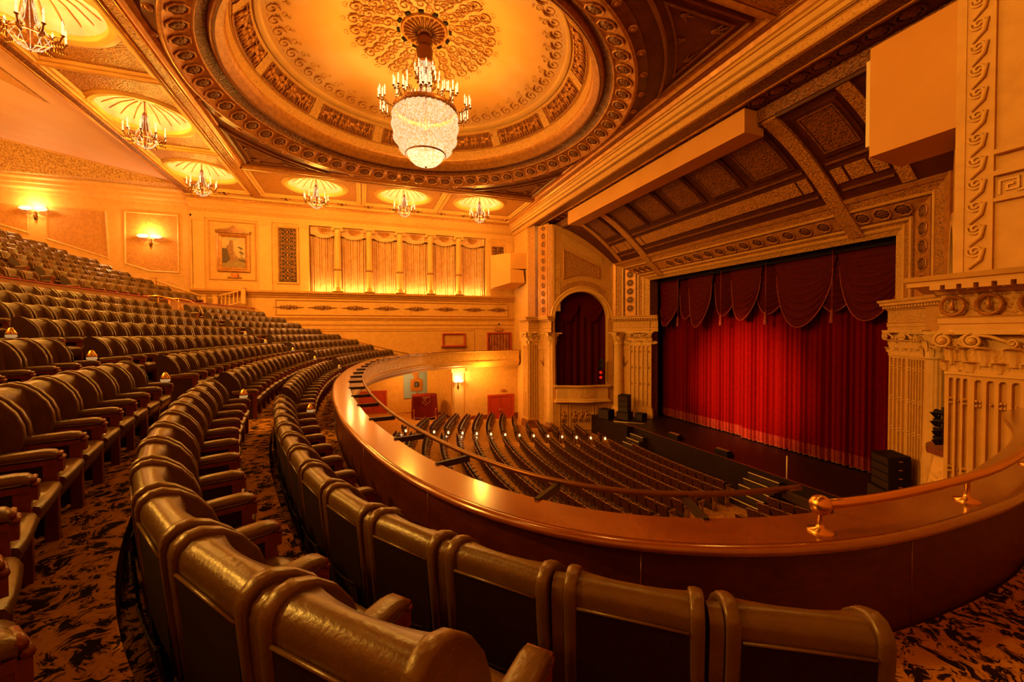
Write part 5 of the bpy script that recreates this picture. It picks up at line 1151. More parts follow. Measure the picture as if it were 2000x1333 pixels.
# outrigger rail with iron brackets
i0 = min(range(len(PAR)), key=lambda i: (PAR[i]-Vector((3.75,1.85))).length); i1 = min(range(len(PAR)), key=lambda i: (PAR[i]-Vector((3.2,29.8))).length)
seg = PAR[i0:i1+1]; rail = smooth(offset(seg,-0.80), 6)
rl = empty('safety_rail', (rail[0].x,rail[0].y,ZP)); tag(rl, 'thin brown safety rail carried on iron brackets outside the parapet', 'rail')
RO = (rail[0].x, rail[0].y, ZP)
b = MB(); b.tube([(q.x-RO[0],q.y-RO[1],0.03) for q in rail],0.030,8); b.build('rail_tube', BRON, rl)
n = int(len(seg)*0.2/1.55)
for k in range(n+1):
    i = min(len(seg)-2, max(1, int(k*(len(seg)-1)/n))); t = (seg[i+1]-seg[i-1]).normalized(); nr = Vector((t.y,-t.x)); a = seg[i]+nr*0.36; c = rail[i]
    b = MB(); b.M = Matrix.Translation((-RO[0],-RO[1],-RO[2])); d = (c-a).normalized(); w = Vector((-d.y,d.x))*0.022
    vs = [(p.x+s*w.x,p.y+s*w.y,ZP+h) for p in (a,c) for s in (-1,1) for h in (-0.05,0.02)]
    b.add(vs,[(0,1,3,2),(4,6,7,5),(0,4,5,1),(2,3,7,6),(1,5,7,3),(0,2,6,4)]); b.build('bracket', IRON, rl)
# brass handrail on the near leg
j0 = min(range(len(PAR)), key=lambda i: (PAR[i]-Vector((3.25,1.92))).length); bp = offset(PAR[:j0+1],-0.12)[::-1]
br = empty('brass_handrail', (bp[0].x,bp[0].y,ZP)); tag(br, 'bright brass handrail with round end on short posts along the parapet', 'handrail')
b = MB(); b.tube([(q.x-bp[0].x,q.y-bp[0].y,0.2) for q in bp],0.038,10); b.build('rail_tube', BRASS, br)
b = MB(); b.ell((0,0,0.2),(0.075,0.075,0.075),14,8); b.build('end_ball', BRASS, br)
for dist in (0.0, 1.95, 3.9, 5.8):
    q = bp[min(len(bp)-1, int(dist/0.2))]
    b = MB(); b.lathe([(0.085,0.0),(0.085,0.012),(0.03,0.03),(0.02,0.06),(0.018,0.18),(0.03,0.2)],14,(q.x-bp[0].x,q.y-bp[0].y,0)); b.build('post', BRASS, br)
# wall between the eighth row and the cross aisle, split by the stairs
CW = smooth(offset(C1, 8.55), 4)
gapc = lambda q: 24.4 < q.y < 25.8 or 9.2 < q.y < 10.4
runs = []; cur = []
for q in CW:
    if gapc(q) or q.y < 6 or q.y > 33.4:
        if len(cur) > 2: runs.append(cur)
        cur = []
    else: cur.append(q)
if len(cur) > 2: runs.append(cur)
nm = {0:'near', 1:'middle', 2:'far'}
for i, q in enumerate(runs):
    o = Vector((q[0].x,q[0].y)); w = empty('cross_aisle_wall', (o.x,o.y,0.62)); tag(w, 'low panelled wall behind the eighth seat row, %s stretch' % (nm[i] if len(runs) == 3 else ('middle','far')[i]), 'wall', 'low walls along the cross aisle')
    Q = [(p.x-o.x,p.y-o.y) for p in q]
    b = MB(); b.sweep(Q,[(0,-0.3),(0,1.14),(0.1,1.14),(0.1,-0.3)]); b.build('wall_panel', PL2, w)
    b = MB(); b.sweep(Q,[(-0.04,1.14),(-0.04,1.19),(0.14,1.19),(0.14,1.14)]); b.build('wooden_cap', REDD, w)
for i, (x,y,lab) in enumerate(((-9.05,24.35,'near one at the gap in the aisle wall'),(-8.75,25.85,'far one at the gap in the aisle wall'),(-7.3,33.0,'one at the far end of the aisle wall'))):
    h = empty('stair_handrail', (x,y,0.66)); tag(h, 'curved brass stair handrail, %s' % lab, 'handrail', 'curved brass handrails of the cross aisle stairs')
    b = MB(); b.tube([(-0.8,0,1.15),(-0.1,0,1.18),(0.4,0,1.08),(0.75,0,0.85),(0.9,0,0.5),(0.9,0,-0.3)],0.03,8); b.build('rail_tube', BRASS, h)
    b = MB(); b.tube([(-0.1,0,1.16),(-0.1,0,0.0)],0.018,6); b.tube([(x_,0,z_) for x_,z_,_ in spiral(0.3,0.62,0.2,1.3,pi/2,1)],0.015,5); b.build('rail_stem', BRASS, h)

# ================================================================== armchairs
PITCH = 0.71
PROF = [(-0.03,0.12),(-0.095,0.84),(-0.098,0.89),(-0.085,0.925),(-0.05,0.95),(-0.005,0.95),(0.03,0.93),(0.055,0.88),(0.065,0.80),(0.075,0.68),(0.105,0.54),(0.16,0.43),(0.10,0.30)]
LEAF = [(-0.04,0.16),(-0.108,0.84),(-0.112,0.895),(-0.098,0.938),(-0.055,0.966),(0.0,0.97),(0.06,0.945),(0.125,0.89),(0.18,0.81),(0.212,0.72),(0.22,0.63),(0.20,0.55),(0.165,0.48),(0.14,0.40),(0.05,0.2)]
hs = lambda z: z if z < 0.43 else 0.43+(z-0.43)*1.154     # taller backs
PROF = [(y,hs(z)) for y,z in PROF]; LEAF = [(y if y < 0.03 else y*1.22, hs(z)) for y,z in LEAF]
XZ = Matrix(((0,0,1,0),(1,0,0,0),(0,1,0,0),(0,0,0,1)))     # (y, z, x) -> (x, y, z)
def back_mesh(nu=8):
    b = MB(); n = len(PROF)
    vs = []
    for i in range(nu+1):
        u = -0.27+0.54*i/nu; e = (u/0.27)**2
        for j, (y,z) in enumerate(PROF):
            f = 1 if j >= 6 else 0
            vs.append((u, y+f*0.045*e*(1 if j < n-1 else 0), z-(0.006*e if 2 <= j <= 6 else 0)))
    b.add(vs,[(i*n+j,(i+1)*n+j,(i+1)*n+(j+1)%n,i*n+(j+1)%n) for i in range(nu) for j in range(n)],True); return b.mesh('backrest',[LEA])
def wing_mesh(seg=True):
    b = MB(); b.M = XZ; L = LEAF; c = (sum(p[0] for p in L)/len(L), sum(p[1] for p in L)/len(L))
    def sc(k): return [(c[0]+(p[0]-c[0])*k, c[1]+(p[1]-c[1])*k) for p in L]
    rings = [(sc(0.93),-0.030),(sc(0.985),-0.030),(sc(1.0),-0.022),(sc(1.012),0.0),(sc(1.0),0.022),(sc(0.985),0.030),(sc(0.93),0.030)]
    n = len(L); vs = [(p[0],p[1],h) for r,h in rings for p in r]
    b.add(vs,[(j*n+i,j*n+(i+1)%n,(j+1)*n+(i+1)%n,(j+1)*n+i) for j in range(6) for i in range(n)],True)
    b.add(vs[:n],[tuple(range(n))[::-1]]); b.add(vs[-n:],[tuple(range(n))]); return b.mesh('wing',[LEA])
def spacer_mesh():
    b = MB(); b.M = XZ; P = [(y*0.97,z-0.012) for y,z in PROF[:8]]+[(0.03,0.5),(0.02,0.2)]; b.prism(P,-0.03,0.03,True); return b.mesh('spacer',[LEA])
def seat_mesh(nu=6):
    P = [(0.10,0.44),(0.30,0.462),(0.48,0.475),(0.56,0.472),(0.605,0.455),(0.62,0.425),(0.605,0.38),(0.56,0.30),(0.50,0.20),(0.14,0.20)]
    b = MB(); n = len(P); vs = []
    for i in range(nu+1):
        u = -0.278+0.556*i/nu; e = abs(u/0.278)**4
        for j,(y,z) in enumerate(P): vs.append((u, y-(0.02*e if 3 <= j <= 6 else 0), z-(0.022*e if j < 6 else 0)))
    b.add(vs,[(i*n+j,(i+1)*n+j,(i+1)*n+(j+1)%n,i*n+(j+1)%n) for i in range(nu) for j in range(n)],True); b.add(vs[:n],[tuple(range(n))]); b.add(vs[-n:],[tuple(range(n))[::-1]]); return b.mesh('seat',[LEA])
def pad_mesh():
    S = [(-0.056,0.0),(-0.060,0.012),(-0.060,0.034),(-0.052,0.050),(-0.036,0.056),(0.036,0.056),(0.052,0.050),(0.060,0.034),(0.060,0.012),(0.056,0.0)]
    b = MB(); n = len(S); st = [(0.12,0.590,0.9),(0.14,0.590,1.0),(0.35,0.605,1.0),(0.50,0.608,1.0),(0.555,0.600,0.98),(0.572,0.590,0.9)]
    vs = [(a*k,y,z+h*k) for y,z,k in st for a,h in S]
    b.add(vs,[(j*n+i,j*n+(i+1)%n,(j+1)*n+(i+1)%n,(j+1)*n+i) for j in range(len(st)-1) for i in range(n)],True); b.add(vs[:n],[tuple(range(n))]); b.add(vs[-n:],[tuple(range(n))[::-1]])
    b.tube([(0.058,0.14,0.592),(0.058,0.35,0.607),(0.058,0.54,0.606)],0.006,5); b.tube([(-0.058,0.14,0.592),(-0.058,0.35,0.607),(-0.058,0.54,0.606)],0.006,5); return b.mesh('armrest',[LEA])
def armwood_mesh():
    b = MB(); b.box(-0.050,0.050,0.14,0.57,0.555,0.592); b.box(-0.042,0.042,0.50,0.57,0,0.56)
    b.tube([(-0.054,0.578,0.622),(0.054,0.578,0.622)],0.016,8); b.tube([(-0.054,0.590,0.592),(0.054,0.590,0.592)],0.016,8)
    b.box(-0.046,0.046,0.565,0.60,0.50,0.58); return b.mesh('arm_frame',[WOODR])
def armside_mesh():
    b = MB(); b.box(-0.032,0.032,0.10,0.51,0.05,0.56); return b.mesh('side_panel',[LEAD])
def rear_mesh():
    b = MB(); b.add([(-0.255,-0.052,0.14),(0.255,-0.052,0.14),(0.255,-0.102,hs(0.835)),(-0.255,-0.102,hs(0.835))],[(0,1,2,3)]); return b.mesh('rear_panel',[REDF])
def pocket_mesh():
    b = MB(); b.grid(lambda u,v: (-0.24+0.48*u, -0.078-0.022*v-0.012*abs(sin(u*17))*v, 0.24+0.26*v-0.03*sin(pi*u)*v), 30, 4); return b.mesh('rear_pocket',[LEAD])
def piping_mesh():
    b = MB(); b.tube([(-0.255,-0.104,hs(0.845)),(0.255,-0.104,hs(0.845))],0.008,6); return b.mesh('piping',[LEA])
def trim_mesh():
    b = MB(); b.tube([(-0.24+0.48*i/24, -0.115-0.006*abs(sin(i*1.3)), 0.50-0.03*sin(pi*i/24)+0.004*sin(i*2.1)) for i in range(25)],0.006,4); return b.mesh('pocket_trim',[REDF])
def endpanel_mesh():
    b = MB(); b.M = XZ; c = [(a_,(hs(z_) if z_ > 0.6 else z_)) for a_,z_ in [(-0.02,0.0),(-0.115,0.84),(-0.118,0.90),(-0.10,0.945),(-0.055,0.975),(0.0,0.98),(0.065,0.955),(0.13,0.90),(0.215,0.815),(0.262,0.72),(0.27,0.62),(0.28,0.57),(0.5,0.56),(0.5,0.0)]]
    b.prism(c,-0.02,0.02); return b.mesh('end_panel',[mat('end_panel_hide',(0.055,0.014,0.006),(0.04,0.01,0.005),30,0.5)])
def lampshade_mesh():
    b = MB(); b.lathe([(0.0,0.15),(0.03,0.13),(0.07,0.05),(0.075,0.03),(0.065,0.03)],10); return b.mesh('aisle_lamp_shade',[BRASS])
def lampglow_mesh():
    b = MB(); b.ell((0,0,0.005),(0.072,0.072,0.04),10,6); return b.mesh('aisle_lamp',[AISLE])
m_back, m_wing, m_sp, m_seat, m_pad, m_aw, m_as, m_rear, m_pock, m_pip, m_trim, m_end, m_ls, m_lg = (f() for f in (back_mesh,wing_mesh,spacer_mesh,seat_mesh,pad_mesh,armwood_mesh,armside_mesh,rear_mesh,pocket_mesh,piping_mesh,trim_mesh,endpanel_mesh,lampshade_mesh,lampglow_mesh))
def arm_parts(r, u):
    a = place('armrest', m_pad, r, (u,0,0)); place('arm_frame', m_aw, a); place('side_panel', m_as, a)
def merge(items, name, mats):
    b = MB(); idx = {m.name: i for i, m in enumerate(mats)}
    for me, loc in items:
        n = len(b.v); b.v += [(v.co.x+loc[0],v.co.y+loc[1],v.co.z+loc[2]) for v in me.vertices]
        for p in me.polygons: b.f.append([i+n for i in p.vertices]); b.sm.append(p.use_smooth); b.mi.append(idx[me.materials[p.material_index].name])
    return b.mesh(name, mats)
def lw(): 
    b = MB(); b.M = XZ; b.prism([LEAF[i] for i in (0,2,4,6,8,10,12)],-0.03,0.03); return b.mesh('wing_small',[LEA])
m_lw = lw(); m_back2 = back_mesh(3); m_back2.name = 'backrest_far'
m_backF = merge([(m_back2,(0,0,0)),(m_lw,(-0.29,0,0)),(m_lw,(0.29,0,0)),(m_rear,(0,0,0))],'backrest',[LEA,REDF])
m_seat2 = seat_mesh(2)
m_armF = merge([(m_pad,(0,0,0)),(m_aw,(0,0,0)),(m_as,(0,0,0))],'armrest',[LEA,WOODR,LEAD])
m_simple = merge([(m_backF,(0,0,0)),(m_seat2,(0,0,0)),(m_armF,(-0.355,0,0))],'armchair_simple',[LEA,REDF,WOODR,LEAD])
# ---- positions
fc = 800.0
def project(p):
    d = Vector(p); x, y, z = d.dot(rt2), d.dot(up2), d.dot(fw); return (1000+fc*x/z, 666.5-fc*y/z, z) if z > 0.05 else None
def walk(Q, s0, s1, pitch):
    """points every pitch along polyline between lengths s0 and s1"""
    L = [0.0]
    for a, c in zip(Q, Q[1:]): L.append(L[-1]+(c-a).length)
    n = int((s1-s0)/pitch+1e-6); out = []; j = 0
    for i in range(n):
        s = s0+pitch*(i+0.5)
        while j < len(L)-2 and L[j+1] < s: j += 1
        t = (s-L[j])/max(1e-9,L[j+1]-L[j]); p = Q[j].lerp(Q[j+1],t); d = (Q[j+1]-Q[j]).normalized(); out.append((p,d))
    return out
def lens(Q):
    L = [0.0]
    for a, c in zip(Q, Q[1:]): L.append(L[-1]+(c-a).length)
    return L
seats = []
START = {1:(2.03,1.05), 2:(0.20,0.93), 3:(-0.95,0.75)}
for k in range(1, 19):
    Q = smooth(offset(C1, row_s(k)-0.04), 3); L = lens(Q); s = row_s(k)
    def at(cond, last=False):
        ids = [i for i in range(len(Q)) if cond(Q[i])]; return L[ids[-1 if last else 0]]
    if k in START: a0 = L[min(range(len(Q)), key=lambda i: (Q[i]-Vector(START[k])).length)]
    else: a0 = at(lambda q: q.y > 2.0)
    y1a, y1b = 9.35, 10.35; y2a, y2b = 21.0+0.43*s, 22.0+0.43*s
    end = at(lambda q: q.y < 32.7, True)
    if k >= 9:
        y1a = y1b = -5; y2a, y2b = 25.0+0.2*(s-8), 25.0+0.2*(s-8)
        y2a, y2b = 23.3, 24.3
    blocks = []
    if k <= 8: blocks.append((a0, at(lambda q: q.y < y1a, True), 'e' if k == 2 or k == 1 else 'e', 'near')); blocks.append((at(lambda q: q.y > y1b), at(lambda q: q.y < y2a, True),'s','middle'))
    else: blocks.append((at(lambda q: q.y > 12), at(lambda q: q.y < y2a, True),'s','middle'))
    blocks.append((at(lambda q: q.y > y2b), end,'s','far'))
    for (u0,u1,_,bn_) in blocks:
        if bn_ == 'near': n = int((u1-u0)/PITCH); u1 = u0+n*PITCH
        elif bn_ == 'middle': pass
        P = walk(Q, u0, u1, PITCH)
        for i,(p,d) in enumerate(P):
            pr = project((p.x,p.y,row_top(k)-0.15))
            near_eye = p.length < 4.0
            if (pr is None or pr[0] < (-900 if near_eye else -450 if k <= 4 else -120) or pr[1] > 2600) and p.length > 1.6: continue
            seats.append(dict(row=k, blk=bn_, i=i, n=len(P), p=p, d=d, dist=(p.length**2+row_top(k)**2)**0.5))
seats.sort(key=lambda s: s['dist'])
roww = {k: ordinal(k) for k in range(1,19)}
rest = []
for idx, s in enumerate(seats):
    k = s['row']; p, d = s['p'], s['d']; f = Vector((d.y,-d.x)); rz = atan2(-f.x, f.y); first, last = s['i'] == 0, s['i'] == s['n']-1
    if idx >= 300: rest.append((s, rz)); continue
    r = empty('armchair', (p.x,p.y,row_floor(k)), rz)
    pos = 'nearest' if first else ordinal(s['i']+1)
    tag(r, 'dark leather armchair, %s row, %s from the near end of the %s block' % (roww[k], '1st' if first else pos, s['blk']), 'armchair', 'dark leather armchairs on the balcony')
    if idx < 120:
        bk = place('backrest', m_back, r); place('rear_panel', m_rear, bk); place('piping', m_pip, bk)
        if k <= 2 and idx < 60: place('rear_pocket', m_pock, bk); place('pocket_trim', m_trim, bk)
        place('wing', m_wing, r, (-0.29,0,0)); place('wing', m_wing, r, (0.29,0,0))
        if not last: place('spacer', m_sp, r, (-0.355,0,0))
        place('seat', m_seat, r); arm_parts(r, -0.355)
        if first: arm_parts(r, 0.355)
    else:
        place('backrest', m_backF, r); place('seat', m_seat2, r); place('armrest', m_armF, r, (-0.355,0,0))
        if first: place('armrest', m_armF, r, (0.355,0,0))
    if (first and s['blk'] != 'near') or (last and s['blk'] != 'far'):
        u = 0.375 if first else -0.375; place('end_panel', m_end, r, (u,0,0))
        if k <= 5 and last:
            sh = place('aisle_lamp_shade', m_ls, r, (-0.36,0.50,0.69)); place('aisle_lamp', m_lg, sh)
b = MB()
for s, rz in rest:
    p = s['p']; M_ = Matrix.Translation((p.x,p.y,row_floor(s['row']))) @ Matrix.Rotation(rz,4,'Z'); n = len(b.v)
    b.v += [tuple(M_ @ v.co) for v in m_simple.vertices]
    for q in m_simple.polygons: b.f.append([i+n for i in q.vertices]); b.sm.append(q.use_smooth); b.mi.append(q.material_index)
if rest:
    o = b.build('upper_armchairs', [LEA,REDF,WOODR,LEAD]); tag(o, 'remaining rows of dark leather armchairs high at the back of the balcony', 'armchairs'); o['kind'] = 'stuff'
# ================================================================== stalls
b = MB()
zf = lambda x: -7.78+0.055*max(0.0,15.5-x)
Xf = [-8,0,4,8,12,15.5,17.2]
b.add([v for x in Xf for v in ((x,-1.2,zf(x)),(x,37.6,zf(x)))],[(2*i,2*i+2,2*i+3,2*i+1) for i in range(len(Xf)-1)])
FLS = struct(b.build('floor_stalls', mat('stalls_carpet',(0.60,0.27,0.06),(0.40,0.16,0.035),5.0,0.9,kind='scroll',lo=0.3,hi=0.8,spec=0.1)), 'raked stalls floor with patterned carpet')
SP = 0.54
def st_back():
    P = [(-0.235,0.34),(0.235,0.34),(0.245,0.62),(0.235,0.76),(0.20,0.80),(0.0,0.795),(-0.20,0.80),(-0.235,0.76),(-0.245,0.62)]
    n = len(P); vs = []
    for y0 in (0.0,-0.05): vs += [(x, y0-0.12*(z-0.34)/0.5-0.035*(1-(x/0.25)**2), z) for x,z in P]
    b = MB(); b.add(vs,[tuple(range(n)),tuple(range(n,2*n))[::-1]]); b.add(vs,[(i,(i+1)%n,n+(i+1)%n,n+i) for i in range(n)]); return b.mesh('backrest',[mat('stalls_plush',(0.085,0.016,0.006),(0.06,0.011,0.005),20,0.7,spec=0.2)])
def st_edge():
    P = [(-0.248,0.68),(-0.238,0.765),(-0.20,0.803),(0.0,0.798),(0.20,0.803),(0.238,0.765),(0.248,0.68)]
    b = MB(); b.tube([(x, -0.035-0.12*(z-0.34)/0.5-0.035*(1-(x/0.25)**2), z) for x,z in P],0.017,5); return b.mesh('back_edge',[mat('stalls_rim',(0.40,0.15,0.035),None,3,0.35)])
def st_seat():
    b = MB(); b.box(-0.23,0.23,0.0,0.14,0.40,0.46); b.box(-0.23,0.23,0.02,0.12,0.46,0.72); b.box(-0.22,0.22,0.03,0.07,0.05,0.4); return b.mesh('seat',[mat('stalls_seat',(0.06,0.018,0.008),None,3,0.6)])
def st_arm():
    b = MB(); b.box(-0.025,0.025,-0.03,0.34,0.56,0.60); b.box(-0.02,0.02,0.02,0.06,0,0.58); b.box(-0.02,0.02,0.22,0.27,0,0.58); return b.mesh('armrest',[mat('stalls_arm',(0.36,0.14,0.035),None,3,0.4)])
sb_, se_, ss_, sa_ = st_back(), st_edge(), st_seat(), st_arm()
def st_endlamp():
    b = MB(); b.ell((0,0,0.05),(0.08,0.08,0.10),8,5); return b.mesh('aisle_lamp',[CANDLE])
sl_ = st_endlamp()
s_all = merge([(sb_,(0,0,0)),(se_,(0,0,0)),(ss_,(0,0,0)),(sa_,(0.27,0,0))],'stalls_seat',[sb_.materials[0],se_.materials[0],ss_.materials[0],sa_.materials[0]])
yfa = lambda x: 27.3-(x-1.75)*0.308; yna = lambda x: 36.2-yfa(x)
def hidden(p):
    """is the sight line from the eye to this seat blocked by the parapet?"""
    for a, c in zip(PAR[::2], PAR[2::2]):
        a = a+Vector((0.25,0.1)); c = c+Vector((0.25,0.1))
        den = p[0]*(c.y-a.y)-p[1]*(c.x-a.x)
        if abs(den) < 1e-9: continue
        t = (a.x*(c.y-a.y)-a.y*(c.x-a.x))/den; u = (a.x*p[1]-a.y*p[0])/den
        if 0 < t < 1 and -0.05 <= u <= 1.05 and p[2]*t < ZP-0.30: return True
    return False
st = []
def clear(x, y):
    """keep the seats off the plinths, the steps and the stage corner"""
    return not (y > 33.1 or (x > 11.7 and y > 29.1) or (x > 13.1 and y > 27.8) or (x > 15.2 and y > 26.4) or (x > 15.45 and 21.2 < y < 27.8) or (x > 15.2 and 12.2 < y < 14.2) or x > 16.7)
for i in range(17):
    xc = 15.7-0.996*i; rown = i+1                      # rows are shallow arcs hollow towards the stage
    for blk, (y0, y1) in (('far',(yfa(xc)+0.75, 33.0)), ('centre',(yna(xc)+0.55, yfa(xc)-0.55)), ('near',(yna(xc)-6, yna(xc)-0.75))):
        n = int((y1-y0)/SP); k2 = 0
        for k in range(n):
            y = (y0+SP*(k+.5)) if blk == 'far' else (y1-SP*(k+.5))
            x = xc+0.0151*(y-17.5)**2
            if not clear(x, y): continue
            p = (x, y, zf(x)+0.80); k2 += 1
            pr = project(p)
            if pr is None or pr[0] > 2010 or pr[0] < 0: continue
            if hidden(p): continue
            st.append(dict(row=rown, blk=blk, k=k2-1, p=(x,y,zf(x)), rz=atan2(-1.0, -0.0302*(y-17.5)), end=(k2 == 1), d=Vector(p).length))
st.sort(key=lambda s: s['d']*(0.6 if s['end'] else 1.0))   # aisle seats carry lamps and show first
restm = []
for idx, s in enumerate(st):
    if idx >= 300: restm.append(s); continue
    lab = 'red stalls seat, %s row from stage, %s from the far aisle, %s block' % (ordinal(s['row']), ordinal(s['k']+1), s['blk'])
    if s['blk'] == 'near': lab = 'red stalls seat, %s row from stage, %s from the near aisle' % (ordinal(s['row']), ordinal(s['k']+1))
    if idx < 170 or s['end']:
        r = empty('stalls_seat', s['p'], s['rz']); place('backrest', sb_, r); place('back_edge', se_, r); place('seat', ss_, r); place('armrest', sa_, r, (0.27,0,0))
        if s['end']:
            sg_ = -1 if s['blk'] != 'far' else 1
            place('armrest', sa_, r, (-0.27,0,0)); place('aisle_lamp', sl_, r, (sg_*0.33 if s['blk'] != 'far' else 0.33,0.2,0.42))
    else: r = place('stalls_seat', s_all, None, s['p'], s['rz'])
    tag(r, lab, 'seat', 'red seats in the stalls')
if restm:
    b = MB()
    for s in restm:
        M_ = Matrix.Translation(s['p']) @ Matrix.Rotation(s['rz'],4,'Z'); n = len(b.v); b.v += [tuple(M_ @ v.co) for v in s_all.vertices]
        for q in s_all.polygons: b.f.append([i+n for i in q.vertices]); b.sm.append(q.use_smooth); b.mi.append(q.material_index)
    o = b.build('far_stalls_seats', list(s_all.materials)); tag(o, 'remaining rows of small red seats at the far side of the stalls', 'seats'); o['kind'] = 'stuff'
# ================================================================== chandeliers and wall lights
cnd = MB(); cnd.lathe([(0.026,0),(0.026,0.24),(0.012,0.25)],8); cnd.lathe([(0.0,0.25),(0.036,0.31),(0.016,0.40),(0.0,0.45)],8); CND = cnd.mesh('candle',[CANDLE])
cup = MB(); cup.lathe([(0.0,-0.05),(0.02,-0.03),(0.05,0.0),(0.055,0.015),(0.03,0.02)],10)
def chand_arm(r0, r1, z, ncl, name='arm'):
    b = MB(); b.tube([(r0,0,z),(r0+0.3*(r1-r0),0,z-0.16),(r0+0.75*(r1-r0),0,z-0.14),(r1,0,z+0.04)],0.022,6); b.tube([(x+r1-0.15,0,z+y) for x,y,_ in spiral(0,-0.1,0.11,1.2,0,1)],0.013,5)
    for (dx,dy) in ncl: b.tube([(r1-0.05,0,z-0.02),(r1+dx,dy,z+0.03)],0.013,5); b.lathe([(0.0,-0.05),(0.02,-0.03),(0.055,0.0),(0.055,0.015),(0.03,0.02)],8,(r1+dx,dy,z+0.05))
    for k in range(5): b.ell((r0+(r1-r0)*(k+1)/5,0,z-0.22),(0.025,0.025,0.07),5,4)
    return b.mesh(name,[BRON])
zc = 12.95
ch = empty('grand_chandelier', (DOME[0],DOME[1],7.25)); tag(ch, 'huge crystal chandelier with candle tiers hanging from the central dome', 'chandelier')
def hp(name, b, m, par=None): return b.build(name, m, par or ch)
b = MB(); b.lathe([(0.06,5.75),(0.20,5.6),(0.30,5.55),(0.34,5.35),(0.22,5.25),(0.30,5.15),(0.36,4.95),(0.30,4.55),(0.24,4.45)],24,mod=lambda a,j: 0.92+0.08*abs(cos(a*6))); hp('stem', b, BRON)
b = MB(); b.tube([(0,0,4.5),(0,0,1.0)],0.06,8); hp('core_rod', b, BRON)
b = MB(); b.lathe([(0.34,4.45),(0.38,4.42),(0.34,4.36)],28); hp('neck_ring', b, BRASS)
b = MB(); b.lathe([(0.30,4.4),(0.24,4.2),(0.22,3.7),(0.30,3.2),(0.62,2.75),(1.12,2.5)],48,mod=lambda a,j: 0.96+0.04*cos(a*24)); hp('crown_strands', b, CRYS)
b = MB(); b.lathe([(1.30,2.5),(1.36,2.46),(1.36,2.30),(1.30,2.26)],64); hp('rim_hoop', b, GOLDD)
b = MB(); b.lathe([(1.33,2.28),(1.39,2.0),(1.39,1.55),(1.30,1.1),(1.1,0.75),(0.86,0.52)],72,mod=lambda a,j: 0.98+0.02*cos(a*36)); hp('crystal_basket', b, CRYS)
b = MB(); b.lathe([(0.86,0.54),(0.88,0.5),(0.86,0.46)],40); hp('lower_hoop', b, GOLDD)
b = MB(); b.lathe([(0.80,0.98),(0.80,0.62),(0.72,0.32),(0.5,0.12),(0.2,0.02),(0.0,0.0)],48,mod=lambda a,j: 0.98+0.02*cos(a*24)); hp('lower_bowl', b, BOWL)
b = MB()
for i in range(72):
    a = 2*pi*i/72
    for (r,z) in ((1.40,2.1),(1.42,1.7),(1.34,1.15),(1.1,0.72)): b.ell((r*cos(a),r*sin(a),z),(0.03,0.03,0.07),4,3)
hp('crystal_drops', b, CRYS)['kind'] = 'stuff'
cl1 = [(0.0,0.0),(0.14,0.12),(0.14,-0.12),(-0.04,0.2),(-0.04,-0.2)]
am1 = chand_arm(1.3,1.82,2.42,cl1); am2 = chand_arm(0.45,0.85,3.25,[(0,0),(0.08,0.13)],'upper_arm'); am0 = chand_arm(0.9,1.2,2.72,[(0,0),(0,0.2)],'middle_arm')
for i in range(10):
    a = 2*pi*(i+.3)/10; ar = place('arm', am1, ch, rz=a)
    for (dx,dy) in cl1: place('candle', CND, ar, (1.82+dx,dy,2.48))
for i in range(10):
    a = 2*pi*i/10; ar = place('middle_arm', am0, ch, rz=a)
    for (dx,dy) in ((0,0),(0,0.2)): place('candle', CND, ar, (1.2+dx,dy,2.78))
for i in range(8):
    a = 2*pi*(i+.5)/8; ar = place('upper_arm', am2, ch, rz=a)
    for (dx,dy) in ((0,0),(0.08,0.13)): place('candle', CND, ar, (0.85+dx,dy,3.31))
am3 = chand_arm(0.2,0.42,3.95,[(0,0)],'top_arm')
for i in range(8):
    a = 2*pi*i/8; ar = place('top_arm', am3, ch, rz=a); place('candle', CND, ar, (0.42,0,4.01))
b = MB(); b.ell((0,0,-0.02),(0.05,0.05,0.05),8,5); hp('finial', b, BRON)
point((DOME[0],DOME[1],8.75), 3900, 0.5); point((DOME[0],DOME[1],10.7), 300, 0.15)
for i in range(4):
    a = pi/2*i+0.4; point((DOME[0]+2.15*cos(a),DOME[1]+2.15*sin(a),10.0), 90, 0.25)
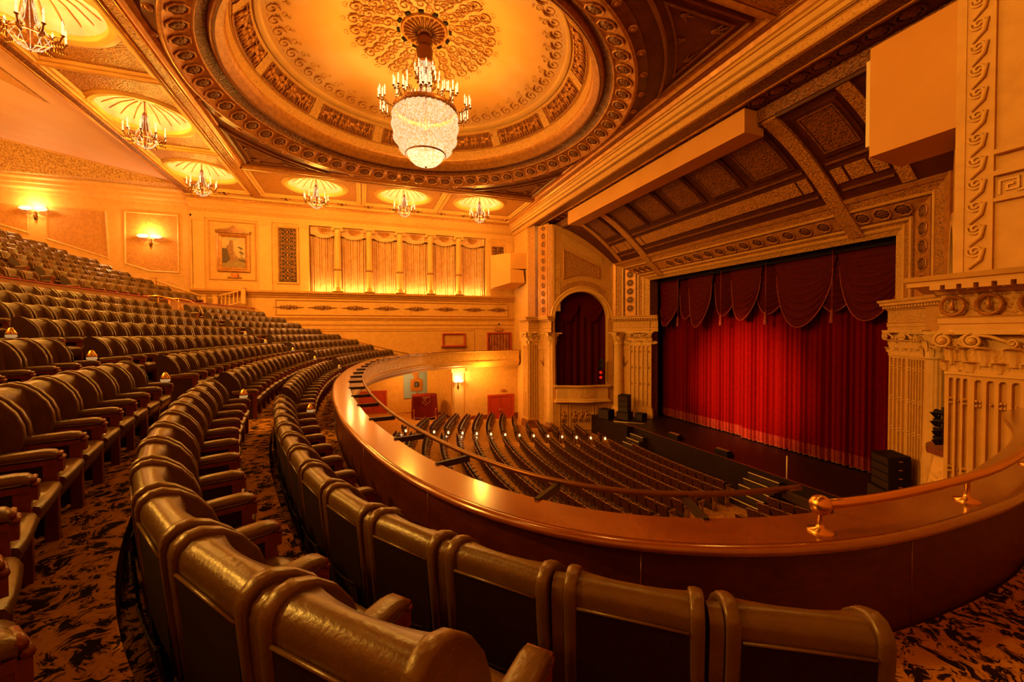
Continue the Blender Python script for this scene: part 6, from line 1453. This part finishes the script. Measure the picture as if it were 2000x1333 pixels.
# small chandeliers
sarm = chand_arm(0.42,0.72,0.62,[(0,0)]); 
names = ('at the top left corner of the picture','second from the top left corner','over the wall lamp beside the painting','in the far ceiling row, left of the three','in the far ceiling row, middle of the three','in the far ceiling row nearest the stage')
for i,(x,y) in enumerate(SMALL):
    r = empty('small_chandelier', (x,y,8.1)); tag(r, 'small candle chandelier %s' % names[i], 'chandelier', 'small chandeliers below the little domes')
    b = MB(); b.lathe([(0.015,2.25),(0.06,2.2),(0.02,2.1),(0.02,1.7),(0.07,1.62),(0.10,1.5),(0.05,1.35),(0.09,1.2),(0.14,1.0),(0.08,0.8),(0.05,0.4),(0.09,0.3),(0.05,0.15),(0.0,0.0)],14); b.build('stem', BRON, r)
    b = MB(); b.tube([(0.46*cos(2*pi*k/24),0.46*sin(2*pi*k/24),0.5) for k in range(24)],0.025,6,closed=True); b.build('hoop', BRASS, r)
    b = MB()
    for k in range(12):
        a = 2*pi*k/12; b.tube([(0.08*cos(a),0.08*sin(a),1.55),(0.2*cos(a),0.2*sin(a),0.9),(0.45*cos(a),0.45*sin(a),0.52)],0.012,4); b.tube([(0.45*cos(a),0.45*sin(a),0.48),(0.25*cos(a),0.25*sin(a),0.22),(0.03*cos(a),0.03*sin(a),0.1)],0.012,4)
    b.build('bead_strands', CRYS, r)
    for k in range(9):
        a = 2*pi*k/9; ar = place('arm', sarm, r, rz=a); place('candle', CND, ar, (0.72,0,0.68))
    point((x,y,9.0), 620, 0.12); point((x,y,8.3), 900, 0.2)
# the matching chandeliers of the near side, above and behind the picture
for (x,y) in ((-8.85,9.3),(-8.85,3.4),(-2.7,5.4),(2.95,5.4),(8.4,5.4)): point((x,y,8.6), 190, 0.3)
# added point lights out of view, brightening the rear ceiling
point((-21.0,21.0,8.0), 2600, 0.4); point((-21.0,9.0,8.0), 2000, 0.4)
# lamps under the balcony soffit
for (x,y) in ((9.5,32.0),(3.5,34.8),(-2.5,30.0),(-4.0,22.0)): point((x,y,-3.3), 260, 0.3)
# wall lights
def sconce(x, y, z, label, w=1.0, e=230):
    r = empty('wall_light', (x,y,z)); tag(r, label, 'wall light')
    b = MB(); b.lathe([(0.0,-0.5),(0.05,-0.45),(0.09,-0.2),(0.03,-0.1),(0.03,0.0)],10,(0,-0.08,0)); b.box(-0.06,0.06,-0.08,0,-0.5,0.05); b.build('bracket', BRON, r)
    for s in (-1,1):
        b = MB(); b.tube([(0,-0.12,-0.05),(s*0.2*w,-0.22,-0.12),(s*0.42*w,-0.25,0.02)],0.018,6); a = b.build('arm', BRON, r)
        b = MB(); b.ell((s*0.36*w,-0.24,0.17),(0.34*w,0.12,0.13),12,6); b.build('shade', LAMPG, a)
    point((x,y-0.5,z+0.42), e, 0.15, (1.0,0.56,0.20)); return r
sconce(-13.47,35.0,6.5,'glowing wall light on the damask panel left of the painting'); sconce(-19.33,35.0,7.8,'glowing wall light at the left edge between damask panels')
sconce(7.5,33.6,-4.2,'glowing wall light on the stalls pilaster', 0.6, 230)
for m in bpy.data.materials: m.cycles.emission_sampling = 'NONE'      # the lamps' own light objects do the lighting
# ------------------------------------------------------------------ lift everything to its height above the stalls floor
for o in SC.objects:
    if o.parent is None and o.type not in ('CAMERA','LIGHT'): o.location.z += EYE
